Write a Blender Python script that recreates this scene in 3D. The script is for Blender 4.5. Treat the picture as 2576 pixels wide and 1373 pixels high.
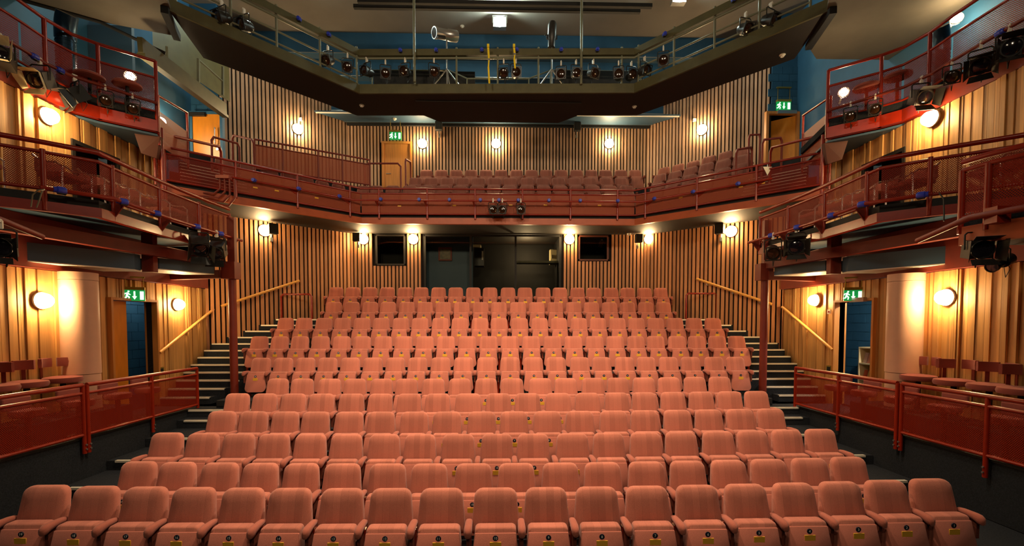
import bpy, math, random
from mathutils import Vector, Matrix
random.seed(7)
for o in list(bpy.data.objects): bpy.data.objects.remove(o)
SC = bpy.context.scene
COL = SC.collection
# ---------------------------------------------------------------- camera, world, exposure
FPX, CX, CY, CAMZ = 1150.0, 1288.0, 858.0, 2.62
YAW, PITCH = math.atan(28 / FPX), math.atan(45 / FPX)
Fw = Vector((math.sin(YAW) * math.cos(PITCH), math.cos(YAW) * math.cos(PITCH), -math.sin(PITCH)))
Rt = Vector((math.cos(YAW), -math.sin(YAW), 0))
Up = Rt.cross(Fw)
CAM = Vector((0, 0, CAMZ))
cd = bpy.data.cameras.new('camera'); cam = bpy.data.objects.new('camera', cd); COL.objects.link(cam)
cd.sensor_fit = 'HORIZONTAL'; cd.sensor_width = 36; cd.lens = FPX / 2576 * 36
cd.shift_y = (CY - 686.5) / 2576; cd.clip_start = .05; cd.clip_end = 200
M4 = Matrix((Rt, Up, -Fw)).transposed().to_4x4(); M4.translation = CAM
cam.matrix_world = M4
SC.camera = cam
w = bpy.data.worlds.new('world'); SC.world = w; w.use_nodes = True
w.node_tree.nodes['Background'].inputs[0].default_value = (.9, .75, .55, 1)
w.node_tree.nodes['Background'].inputs[1].default_value = .0
vs = SC.view_settings
vs.view_transform = 'Standard'; vs.look = 'None'; vs.exposure = 0.0; vs.gamma = 1; vs.use_curve_mapping = False
SC.cycles.transparent_max_bounces = 16; SC.cycles.max_bounces = 7; SC.cycles.diffuse_bounces = 4
SC.cycles.use_denoising = True; SC.cycles.sample_clamp_indirect = 6
def lamp(name, typ, loc, power, col, aim=None, size=.3, spot=None, blend=.6):
    l = bpy.data.lights.new(name, typ); l.energy = power; l.color = col
    if typ == 'AREA': l.shape = 'DISK'; l.size = size
    else: l.shadow_soft_size = size
    if typ == 'SPOT': l.spot_size = math.radians(spot); l.spot_blend = blend
    o = bpy.data.objects.new(name, l); COL.objects.link(o); o.location = loc
    if aim is not None: o.rotation_euler = (Vector(aim) - Vector(loc)).to_track_quat('-Z', 'Y').to_euler()
    return o
WARM, HOUSE, COOL = (1, .70, .38), (1, .78, .53), (.82, 1, .92)
# house floods above the stalls, out of frame over the stage edge and auditorium, then added fill spots
lamp('house_flood', 'SPOT', (-1.4, 6.6, 11.9), 3700, HOUSE, (-.3, 8.3, 0), .25, 78, .9)
lamp('house_flood', 'SPOT', (1.8, 6.3, 11.9), 3700, HOUSE, (.3, 8.4, 0), .25, 78, .9)
lamp('house_flood', 'SPOT', (.3, 1.5, 10.9), 1150, HOUSE, (0, 9.5, 1.5), .3, 70, .9)
lamp('stage_fill', 'SPOT', (-3.2, -3.5, 9.8), 640, HOUSE, (-1, 11.5, 4.0), .5, 100, .9)  # pair of unseen fill spots added to lift the seat fronts
lamp('circle_fill', 'SPOT', (-4.2, -3.0, 9.6), 1500, HOUSE, (1.5, 13.2, 6.0), .3, 58, .8)  # pair of unseen narrow fills added to brighten the circle front
lamp('circle_fill', 'SPOT', (4.2, -3.0, 9.6), 1500, HOUSE, (-1.5, 13.2, 6.0), .3, 58, .8)
lamp('stage_fill', 'SPOT', (3.2, -3.5, 9.8), 640, HOUSE, (1, 11.5, 4.0), .5, 100, .9)
EMIT = dict(globe=190.0, upper=235.0, flood=420.0, gallery=210.0)
# ---------------------------------------------------------------- pixel rays
def ray(px, py): return Fw + Rt * ((px - CX) / FPX) - Up * ((py - CY) / FPX)
def hz(px, py, z):
    d = ray(px, py); return CAM + d * ((z - CAMZ) / d.z)
def hy(px, py, y):
    d = ray(px, py); return CAM + d * (y / d.y)
def hx(px, py, x):
    d = ray(px, py); return CAM + d * (x / d.x)
XC = -.055
# ---------------------------------------------------------------- object helpers
CH = {}
def link(o, parent=None):
    COL.objects.link(o)
    if parent is not None:
        o.parent = parent; CH.setdefault(parent.name, []).append(o)
    return o
def tag(o, label=None, cat=None, group=None, kind=None):
    if label: o['label'] = label
    if cat: o['category'] = cat
    if group: o['group'] = group
    if kind: o['kind'] = kind
    return o
def wloc(o):
    v = Vector((0, 0, 0))
    while o is not None: v = v + o.location; o = o.parent
    return v
def empty(name, loc, label=None, cat=None, group=None, rz=0):
    o = bpy.data.objects.new(name, None); o.location = loc; o.rotation_euler.z = rz; o.empty_display_size = .1
    link(o); return tag(o, label, cat, group)
def copy_tree(o, parent=None):
    c = o.copy(); link(c, parent)
    for k in CH.get(o.name, ()): copy_tree(k, c)
    return c
class MB:
    def __init__(s): s.v = []; s.f = []; s.uv = None
    def add(s, vs, fs):
        n = len(s.v); s.v += [tuple(v) for v in vs]; s.f += [tuple(i + n for i in f) for f in fs]; return s
    def box(s, x0, x1, y0, y1, z0, z1, m=None):
        vs = [Vector(p) for p in ((x0,y0,z0),(x1,y0,z0),(x1,y1,z0),(x0,y1,z0),(x0,y0,z1),(x1,y0,z1),(x1,y1,z1),(x0,y1,z1))]
        if m is not None: vs = [m @ v for v in vs]
        return s.add(vs, ((3,2,1,0),(4,5,6,7),(0,1,5,4),(1,2,6,5),(2,3,7,6),(3,0,4,7)))
    def bar(s, p, q, w, h):
        p = Vector(p); q = Vector(q); d = q - p; L = d.length
        x = d.normalized(); y = Vector((0, 0, 1)).cross(x)
        y = y.normalized() if y.length > 1e-4 else Vector((0, 1, 0))
        m = Matrix((x, y, x.cross(y))).transposed().to_4x4(); m.translation = p
        return s.box(0, L, -w / 2, w / 2, -h / 2, h / 2, m)
    def tube(s, pts, r, n=8, closed=False, cap=True):
        pts = [Vector(p) for p in pts]; N = len(pts); base = len(s.v)
        rr = r if isinstance(r, (list, tuple)) else [r] * N
        t0 = (pts[1] - pts[0]).normalized()
        u = Vector((0, 0, 1)).cross(t0)
        if u.length < 1e-3: u = Vector((1, 0, 0)).cross(t0)
        u.normalize()
        for i in range(N):
            if closed: t = (pts[(i + 1) % N] - pts[i - 1]).normalized()
            elif i == 0: t = t0
            elif i == N - 1: t = (pts[i] - pts[i - 1]).normalized()
            else:
                t = (pts[i + 1] - pts[i]).normalized() + (pts[i] - pts[i - 1]).normalized()
                t = t.normalized() if t.length > 1e-4 else t0
            u = (u - t * u.dot(t)); u.normalize(); b = t.cross(u)
            sc = 1.0
            if 0 < i < N - 1:
                c = max(.5, (pts[i] - pts[i - 1]).normalized().dot(t)); sc = 1 / c
            for k in range(n):
                a = 2 * math.pi * k / n
                s.v.append(tuple(pts[i] + (u * math.cos(a) + b * math.sin(a)) * rr[i] * (1 + (sc - 1) * .5)))
        for i in range(N if closed else N - 1):
            j = (i + 1) % N
            for k in range(n):
                l = (k + 1) % n
                s.f.append((base + i * n + k, base + i * n + l, base + j * n + l, base + j * n + k))
        if cap and not closed:
            s.f.append(tuple(base + k for k in range(n))[::-1]); s.f.append(tuple(base + (N - 1) * n + k for k in range(n)))
        return s
    def cyl(s, p, q, r, n=12, r2=None): return s.tube([p, q], [r, r if r2 is None else r2], n)
    def prism(s, poly, z0, z1):
        n = len(poly)
        A = sum(poly[i][0] * poly[(i + 1) % n][1] - poly[(i + 1) % n][0] * poly[i][1] for i in range(n))
        if A < 0: poly = poly[::-1]
        vs = [(p[0], p[1], z0) for p in poly] + [(p[0], p[1], z1) for p in poly]
        fs = [tuple(range(n))[::-1], tuple(range(n, 2 * n))] + [(i, (i + 1) % n, (i + 1) % n + n, i + n) for i in range(n)]
        return s.add(vs, fs)
    def strip(s, A, B, z0, z1):
        for i in range(len(A) - 1): s.prism([A[i], A[i + 1], B[i + 1], B[i]], z0, z1)
        return s
    def lathe(s, c, prof, n=16, axis='z'):
        base = len(s.v); c = Vector(c)
        for r, h in prof:
            for k in range(n):
                a = 2 * math.pi * k / n; x, y = r * math.cos(a), r * math.sin(a)
                s.v.append(tuple(c + (Vector((x, y, h)) if axis == 'z' else Vector((x, -h, y)) if axis == 'y' else Vector((h, x, y)))))
        for i in range(len(prof) - 1):
            for k in range(n):
                l = (k + 1) % n
                s.f.append((base + i * n + k, base + i * n + l, base + (i + 1) * n + l, base + (i + 1) * n + k))
        s.f.append(tuple(base + k for k in range(n))[::-1]); s.f.append(tuple(base + (len(prof) - 1) * n + k for k in range(n)))
        return s
    def cushion(s, outline, rings, shear=None):
        # outline: (x,z) loop counter-clockwise seen from -y ; rings: (scale, y)
        base = len(s.v); n = len(outline)
        cx = sum(p[0] for p in outline) / n; cz = sum(p[1] for p in outline) / n
        for ins, y in rings:
            for x, z in outline:
                dx, dz = x - cx, z - cz; L = math.hypot(dx, dz); k = max(.0, 1 - ins / L)
                X, Z = cx + dx * k, cz + dz * k
                s.v.append((X, y + (shear(X, Z) if shear else 0), Z))
        for i in range(len(rings) - 1):
            for k in range(n):
                l = (k + 1) % n
                s.f.append((base + i * n + k, base + i * n + l, base + (i + 1) * n + l, base + (i + 1) * n + k))
        s.f.append(tuple(base + k for k in range(n))[::-1]); s.f.append(tuple(base + (len(rings) - 1) * n + k for k in range(n)))
        return s
    def build(s, name, mat, parent=None, smooth=False, local=False, loc=None, bevel=0):
        off = Vector((0, 0, 0))
        if parent is not None and not local: off = wloc(parent)
        if loc is not None: off = off + Vector(loc)
        me = bpy.data.meshes.new(name)
        me.from_pydata([tuple(Vector(v) - off) for v in s.v] if off.length > 0 else s.v, [], s.f)
        if s.uv:
            ul = me.uv_layers.new(name='UVMap'); i = 0
            for f in s.f:
                for vi in f: ul.data[i].uv = s.uv[vi]; i += 1
        if mat: me.materials.append(mat)
        if smooth:
            for p in me.polygons: p.use_smooth = True
            try: me.set_sharp_from_angle(angle=math.radians(48))
            except Exception: pass
        o = bpy.data.objects.new(name, me)
        if loc is not None: o.location = loc
        link(o, parent)
        if bevel:
            b = o.modifiers.new('bevel', 'BEVEL'); b.width = bevel; b.segments = 2
        return o
def box(name, mat, parent, *a, **k): return MB().box(*a).build(name, mat, parent, **k)
# ---------------------------------------------------------------- materials
def srgb(r, g, b):
    f = lambda c: c / 12.92 if c <= .04045 else ((c + .055) / 1.055) ** 2.4
    return (f(r / 255), f(g / 255), f(b / 255), 1)
def mat(name, col, rough=.6, metal=0, spec=.5, var=0, noise=None, bump=0, bscale=200, emit=None, sheen=0, coat=0):
    m = bpy.data.materials.new(name); m.use_nodes = True
    nt = m.node_tree; N = nt.nodes; L = nt.links; b = N['Principled BSDF']
    c = srgb(*col); b.inputs['Base Color'].default_value = c
    b.inputs['Roughness'].default_value = rough; b.inputs['Metallic'].default_value = metal
    b.inputs['Specular IOR Level'].default_value = spec
    if sheen: b.inputs['Sheen Weight'].default_value = sheen; b.inputs['Sheen Roughness'].default_value = .5
    if coat: b.inputs['Coat Weight'].default_value = coat; b.inputs['Coat Roughness'].default_value = .12
    src = None
    if noise:   # (scale xyz, strength) : world-space mottling
        g = N.new('ShaderNodeNewGeometry'); mp = N.new('ShaderNodeMapping'); mp.inputs['Scale'].default_value = noise[0]
        n = N.new('ShaderNodeTexNoise'); n.inputs['Scale'].default_value = 1; n.inputs['Detail'].default_value = 4
        L.new(g.outputs['Position'], mp.inputs['Vector']); L.new(mp.outputs[0], n.inputs['Vector'])
        mr = N.new('ShaderNodeMapRange'); mr.inputs[1].default_value = .25; mr.inputs[2].default_value = .75
        mr.inputs[3].default_value = 1 - noise[1]; mr.inputs[4].default_value = 1 + noise[1]
        L.new(n.outputs['Fac'], mr.inputs[0]); src = mr.outputs[0]
    if var:
        oi = N.new('ShaderNodeObjectInfo'); mr = N.new('ShaderNodeMapRange'); mr.inputs[3].default_value = 1 - var; mr.inputs[4].default_value = 1 + var
        L.new(oi.outputs['Random'], mr.inputs[0])
        if src is None: src = mr.outputs[0]
        else:
            mm = N.new('ShaderNodeMath'); mm.operation = 'MULTIPLY'; L.new(src, mm.inputs[0]); L.new(mr.outputs[0], mm.inputs[1]); src = mm.outputs[0]
    if src is not None:
        vm = N.new('ShaderNodeVectorMath'); vm.operation = 'SCALE'; vm.inputs[0].default_value = c[:3]
        L.new(src, vm.inputs['Scale']); L.new(vm.outputs[0], b.inputs['Base Color'])
    if bump:
        g = N.new('ShaderNodeNewGeometry'); n = N.new('ShaderNodeTexNoise'); n.inputs['Scale'].default_value = bscale; n.inputs['Detail'].default_value = 2
        bp = N.new('ShaderNodeBump'); bp.inputs['Strength'].default_value = bump; bp.inputs['Distance'].default_value = .01
        L.new(g.outputs['Position'], n.inputs['Vector']); L.new(n.outputs['Fac'], bp.inputs['Height']); L.new(bp.outputs[0], b.inputs['Normal'])
    if emit: b.inputs['Emission Color'].default_value = srgb(*emit[0]); b.inputs['Emission Strength'].default_value = emit[1]
    m['b'] = 1
    return m
def fabric(name, col, stripes=True, var=.06):
    m = mat(name, col, .95, spec=.15, var=var, noise=((240, 240, 240), .20), bump=.35, bscale=330, sheen=.2)
    if stripes:   # sewn channels: faint tone steps across the seat width
        nt = m.node_tree; N = nt.nodes; L = nt.links; b = N['Principled BSDF']
        tc = N.new('ShaderNodeTexCoord'); sp = N.new('ShaderNodeSeparateXYZ'); L.new(tc.outputs['Object'], sp.inputs[0])
        mu = N.new('ShaderNodeMath'); mu.operation = 'MULTIPLY'; mu.inputs[1].default_value = 13; L.new(sp.outputs[0], mu.inputs[0])
        oi = N.new('ShaderNodeObjectInfo')
        fl = N.new('ShaderNodeMath'); fl.operation = 'FLOOR'; L.new(mu.outputs[0], fl.inputs[0])
        cb = N.new('ShaderNodeCombineXYZ'); L.new(fl.outputs[0], cb.inputs[0]); L.new(oi.outputs['Random'], cb.inputs[1])
        wn = N.new('ShaderNodeTexWhiteNoise'); L.new(cb.outputs[0], wn.inputs['Vector'])
        fr = N.new('ShaderNodeMath'); fr.operation = 'FRACT'; L.new(mu.outputs[0], fr.inputs[0])
        se = N.new('ShaderNodeMath'); se.operation = 'LESS_THAN'; se.inputs[1].default_value = .05; L.new(fr.outputs[0], se.inputs[0])
        mr = N.new('ShaderNodeMapRange'); mr.inputs[3].default_value = .86; mr.inputs[4].default_value = 1.08; L.new(wn.outputs['Value'], mr.inputs[0])
        s2 = N.new('ShaderNodeMath'); s2.operation = 'MULTIPLY_ADD'; s2.inputs[1].default_value = -.15; L.new(se.outputs[0], s2.inputs[0]); L.new(mr.outputs[0], s2.inputs[2])
        vm = N.new('ShaderNodeVectorMath'); vm.operation = 'SCALE'
        old = b.inputs['Base Color'].links[0].from_socket
        L.new(old, vm.inputs[0]); L.new(s2.outputs[0], vm.inputs['Scale']); L.new(vm.outputs[0], b.inputs['Base Color'])
    return m
def perforated(name, col, pitch=.026, open_=.25):
    m = mat(name, col, .5, spec=.15)
    nt = m.node_tree; N = nt.nodes; L = nt.links; b = N['Principled BSDF']; out = N['Material Output']
    uv = N.new('ShaderNodeUVMap'); sp = N.new('ShaderNodeSeparateXYZ'); L.new(uv.outputs[0], sp.inputs[0])
    cs = []
    for i, p in ((0, pitch), (1, pitch * 1.15)):
        mu = N.new('ShaderNodeMath'); mu.operation = 'MULTIPLY'; mu.inputs[1].default_value = 2 * math.pi / p; L.new(sp.outputs[i], mu.inputs[0])
        co = N.new('ShaderNodeMath'); co.operation = 'COSINE'; L.new(mu.outputs[0], co.inputs[0]); cs.append(co)
    pr = N.new('ShaderNodeMath'); pr.operation = 'MULTIPLY'; L.new(cs[0].outputs[0], pr.inputs[0]); L.new(cs[1].outputs[0], pr.inputs[1])
    gt = N.new('ShaderNodeMath'); gt.operation = 'GREATER_THAN'; gt.inputs[1].default_value = open_; L.new(pr.outputs[0], gt.inputs[0])
    tr = N.new('ShaderNodeBsdfTransparent'); mx = N.new('ShaderNodeMixShader')
    L.new(gt.outputs[0], mx.inputs[0]); L.new(b.outputs[0], mx.inputs[1]); L.new(tr.outputs[0], mx.inputs[2]); L.new(mx.outputs[0], out.inputs[0])
    return m
def glass(name, tint=(.6, .62, .6), mixv=.22):
    m = bpy.data.materials.new(name); m.use_nodes = True; nt = m.node_tree; N = nt.nodes; L = nt.links
    N.remove(N['Principled BSDF']); g = N.new('ShaderNodeBsdfGlossy'); g.inputs['Roughness'].default_value = .03
    t = N.new('ShaderNodeBsdfTransparent'); t.inputs[0].default_value = tint + (1,); mx = N.new('ShaderNodeMixShader')
    fr = N.new('ShaderNodeFresnel'); fr.inputs[0].default_value = 1.45
    L.new(fr.outputs[0], mx.inputs[0]); L.new(t.outputs[0], mx.inputs[1]); L.new(g.outputs[0], mx.inputs[2]); L.new(mx.outputs[0], N['Material Output'].inputs[0])
    return m
def emitter(name, col, strength):
    m = bpy.data.materials.new(name); m.use_nodes = True; N = m.node_tree.nodes; N.remove(N['Principled BSDF'])
    e = N.new('ShaderNodeEmission'); e.inputs[0].default_value = tuple(col) + (1,); e.inputs[1].default_value = strength
    m.node_tree.links.new(e.outputs[0], N['Material Output'].inputs[0]); return m
T = {}
T['fab'] = fabric('salmon fabric', (188, 112, 92))
T['fabp'] = fabric('salmon panel fabric', (180, 105, 87), False)
T['fabd'] = mat('dark salmon side cloth', (110, 58, 46), .95, spec=.1, bump=.3, bscale=300)
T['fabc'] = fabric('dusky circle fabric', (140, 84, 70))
T['arm'] = fabric('armrest fabric', (168, 94, 76), False)
T['stool'] = fabric('maroon stool fabric', (150, 78, 68), False)
T['red'] = mat('red gloss paint', (138, 32, 8), .3, spec=.4, coat=.15, var=.04, noise=((14, 14, 14), .10))
T['redm'] = mat('red brown fascia paint', (176, 84, 44), .45, noise=((6, 6, 6), .10))
T['brown'] = mat('brown steel paint', (84, 38, 20), .55, noise=((5, 5, 5), .12))
T['redb'] = mat('dark red steel paint', (118, 36, 18), .5, noise=((6, 6, 6), .12))
T['perf'] = perforated('red perforated steel', (132, 33, 12), .026, .22)
T['perff'] = perforated('brown perforated steel', (158, 80, 56), .03, .62)
T['slat'] = mat('planed timber slat', (184, 128, 84), .55, var=.20, noise=((30, 30, 1.2), .22))
T['slatu'] = mat('pale timber slat', (178, 142, 112), .55, var=.18, noise=((30, 30, 1.2), .22))
T['back'] = mat('dark brown backing', (18, 11, 7), .9)
T['board'] = mat('golden softwood board', (198, 148, 86), .5, var=.2, noise=((22, 22, .9), .24))
T['carpet'] = mat('charcoal carpet', (40, 42, 46), .98, spec=.1, noise=((55, 55, 55), .35), bump=.5, bscale=160)
T['dark'] = mat('black riser', (16, 15, 14), .8)
T['nosing'] = mat('aluminium nosing', (236, 226, 204), .4, metal=.25)
T['blue'] = mat('blue painted blockwork', (36, 88, 122), .65, noise=((2, 2, 2), .12))
T['bluec'] = mat('slate blue painted board', (56, 84, 106), .5, noise=((1.5, 1.5, 1.5), .08))
T['ceil'] = mat('grey ceiling board', (132, 124, 114), .8, noise=((1.2, 1.2, 1.2), .10))
T['soff'] = mat('black brown soffit', (30, 24, 18), .7, noise=((2, 2, 2), .15))
T['gant'] = mat('olive drab steel', (80, 77, 46), .5, noise=((4, 4, 4), .18))
T['gantp'] = mat('grey green tube', (120, 122, 100), .4, metal=.2)
T['gal'] = mat('grey gallery ceiling', (96, 88, 74), .75, noise=((2.5, 2.5, 2.5), .10))
T['black'] = mat('black lantern enamel', (34, 32, 29), .4)
T['blackm'] = mat('matt black', (14, 13, 12), .7)
T['steel'] = mat('brushed steel', (190, 190, 186), .3, metal=.9)
T['white'] = mat('white plastic', (226, 220, 204), .45)
T['brass'] = mat('brass plate', (240, 184, 62), .35, metal=.15)
T['disc'] = mat('navy number disc', (22, 32, 48), .4)
T['num'] = mat('white numeral', (240, 240, 236), .5)
T['bluep'] = mat('blue plug plastic', (44, 62, 190), .4)
T['orange'] = mat('orange varnished ply', (206, 128, 26), .4, noise=((9, 9, 2), .14))
T['wood'] = mat('varnished hardwood', (196, 132, 66), .4, noise=((25, 25, 2), .16))
T['handr'] = mat('pale oak handrail', (222, 164, 84), .35, noise=((20, 20, 2), .1))
T['col'] = mat('beige painted column', (212, 168, 140), .6, noise=((5, 5, 5), .05))
T['green'] = mat('exit sign green', (10, 150, 70), .5, emit=((20, 170, 80), .55))
T['signw'] = mat('exit sign white', (240, 255, 240), .5, emit=((235, 255, 235), 1.6))
T['brasso'] = mat('olive brass bracket', (170, 150, 70), .35, metal=.6)
T['lens'] = mat('amber lantern lens', (44, 24, 10), .15, spec=.8, coat=.5)
T['lensd'] = mat('dark lantern lens', (30, 26, 34), .1, spec=.8, coat=.6)
T['yellow'] = mat('yellow webbing strap', (236, 206, 20), .7)
T['glass'] = glass('booth glass', (.85, .85, .8))
T['duct'] = mat('blue spiral duct', (50, 80, 104), .25, metal=.7)
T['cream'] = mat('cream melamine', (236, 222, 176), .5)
T['paper'] = mat('paper cover', (224, 190, 170), .6, var=.25)
T['rubber'] = mat('black cable', (26, 24, 22), .6)
E_GLOBE = emitter('warm lamp glass', (1, .66, .30), EMIT['globe'])
E_UP = emitter('warm upper lamp glass', (1, .70, .36), EMIT['upper'])
E_GAL = emitter('bright gallery lamp glass', (1, .74, .42), EMIT['gallery'])
E_FLOOD = emitter('cool flood lamp', (.80, 1, .90), EMIT['flood'])
ORD = 'first second third fourth fifth sixth seventh eighth ninth tenth eleventh twelfth thirteenth fourteenth fifteenth sixteenth seventeenth eighteenth nineteenth twentieth twenty-first twenty-second twenty-third twenty-fourth'.split()
SIDE = {-1: 'orange door side', 1: 'bookcase side'}
UNIT = MB().box(-.5, .5, -.5, .5, -.5, .5)
def unit_mesh(name, m):
    me = bpy.data.meshes.new(name); me.from_pydata(UNIT.v, [], UNIT.f); me.materials.append(m); return me
# ================================================================ STRUCTURE
def S(o): o['kind'] = 'structure'; return o
def PX(s, lx): return XC + s * lx
FLOORZ = .79            # cross aisle and side platforms
# rows: floor z, y of the back tops
ROWZ = [0, 0, .16, .32, .47, .62, .95, 1.42, 1.89, 2.37, 2.85]
ROWY = [4.81, 5.70, 6.54, 7.42, 8.28, 9.31, 10.63, 11.54, 12.49, 13.53, 14.2]
fl = S(box('floor', T['carpet'], None, -9, 9, -3, 16, -.2, 0))
half = [5.3, 5.1, 5.15, 5.0, 5.0, 5.0, 6.1, 6.25, 6.1, 5.1, 5.15]
for i in range(2, 11):                                             # seating tiers
    y0 = ROWY[i] - .62; y1 = ROWY[i + 1] - .62 if i < 10 else 15.0
    if i == 5: y1 = 9.72
    if i == 6: y0 = 9.98
    t = box('tier', T['carpet'], fl, XC - half[i], XC + half[i], y0, y1, 0, ROWZ[i])
    box('tier_nosing', T['dark'], t, XC - half[i] + .02, XC + half[i] - .02, y0 - .012, y0 - .001, max(ROWZ[i] - .12, .01), ROWZ[i] - .001)
box('cross_aisle', T['carpet'], fl, XC - 7.7, XC + 7.7, 9.73, 10.2, .02, FLOORZ)
# ---- slatted timber walls
SLAT = unit_mesh('slat', T['slat']); SLATU = unit_mesh('slat_upper', T['slatu']); PLANK = unit_mesh('plank', T['board'])
def cells(breaks_u, breaks_z, holes):
    for i in range(len(breaks_u) - 1):
        for j in range(len(breaks_z) - 1):
            u = (breaks_u[i] + breaks_u[i + 1]) / 2; z = (breaks_z[j] + breaks_z[j + 1]) / 2
            if not any(h[0] < u < h[1] and h[2] < z < h[3] for h in holes):
                yield breaks_u[i], breaks_u[i + 1], breaks_z[j], breaks_z[j + 1]
def lined_wall(name, p0, p1, z0, z1, mesh, mback, pname, widths, depth, holes=(), zgap=0, ztop=None):
    p0, p1 = Vector(p0), Vector(p1); d = p1 - p0; Lw = d.length; d.normalize(); n = Vector((d.y, -d.x))
    ang = math.atan2(d.y, d.x)
    m = Matrix(((d.x, n.x, 0, p0.x), (d.y, n.y, 0, p0.y), (0, 0, 1, 0), (0, 0, 0, 1)))
    mb = MB()
    bu = sorted({0, Lw, *[min(max(h[i], 0), Lw) for h in holes for i in (0, 1)]}); bz = sorted({z0, z1, *[min(max(h[i], z0), z1) for h in holes for i in (2, 3)]})
    for a, b, c, e in cells(bu, bz, holes): mb.box(a, b, -.12, 0, c, e, m)
    root = S(mb.build(name, mback))
    u = 0
    k = 0
    while u < Lw - .02:
        wd, gap = widths(k); k += 1
        wd = min(wd, Lw - u)
        zt = ztop(u) if ztop else z1
        zs = [(z0, zt)]
        for h in holes:
            if u < h[1] and u + wd > h[0]:
                nz = []
                for a, b in zs:
                    if h[2] > a: nz.append((a, min(b, h[2])))
                    if h[3] < b: nz.append((max(a, h[3]), b))
                zs = nz
        dp = depth(k)
        for a, b in zs:
            if b - a < .03: continue
            o = bpy.data.objects.new(pname, mesh)
            c = p0 + d * (u + wd / 2) + n * (dp / 2 + .001)
            o.location = (c.x, c.y, (a + b) / 2); o.rotation_euler.z = ang; o.scale = (wd, dp, b - a - zgap)
            link(o, root)
        u += wd + gap
    return root
slw = lambda k: (.076 + .008 * ((k * 7) % 3 - 1), .044)
sld = lambda k: .06
ZS = 5.47      # soffit under the circle
# booth and small window openings in the lower back wall (u measured from x=-4.8)
YB = 14.9
def bu(px): return hy(px, 700, YB).x + 4.8
def bz(py): return hy(1260, py, YB).z
BOOTH = (bu(1068), bu(1410), 2.9, ZS + .3); WL = (bu(946), bu(1022), bz(670), ZS + .3); WR = (bu(1453), bu(1531), bz(657), ZS + .3)
lined_wall('wall_back', (-4.8, YB), (4.75, YB), 2.4, ZS + .3, SLAT, T['back'], 'slat', slw, sld, [BOOTH, WL, WR])
DL = (2.99, 2.62)
def diag_end(s): return (PX(s, 7.72), 12.25)
for s, nm in ((-1, 'wall_left_diagonal'), (1, 'wall_right_diagonal')):
    a, b = diag_end(s), (PX(s, 4.75), YB)
    lined_wall(nm, *( (a, b) if s < 0 else (b, a)), .6, ZS + .3, SLAT, T['back'], 'slat', slw, sld)
# upper back walls
YU = 17.2; ZU = 9.93
UD = (hy(962, 400, YU).x + 5.6, hy(1036, 400, YU).x + 5.6, 6.3, hy(1000, 360, YU).z)
lined_wall('wall_back_upper', (-5.6, YU), (5.5, YU), 6.2, ZU, SLATU, T['back'], 'slat', slw, sld, [UD])
for s, nm in ((-1, 'wall_left_upper_diagonal'), (1, 'wall_right_upper_diagonal')):
    a, b = (PX(s, 8.55), 14.47), (PX(s, 5.55), YU)
    lined_wall(nm, *((a, b) if s < 0 else (b, a)), 5.9, ZU + 1.6, SLATU, T['back'], 'slat', slw, sld, ztop=lambda u: ZU + 1.6)
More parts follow.
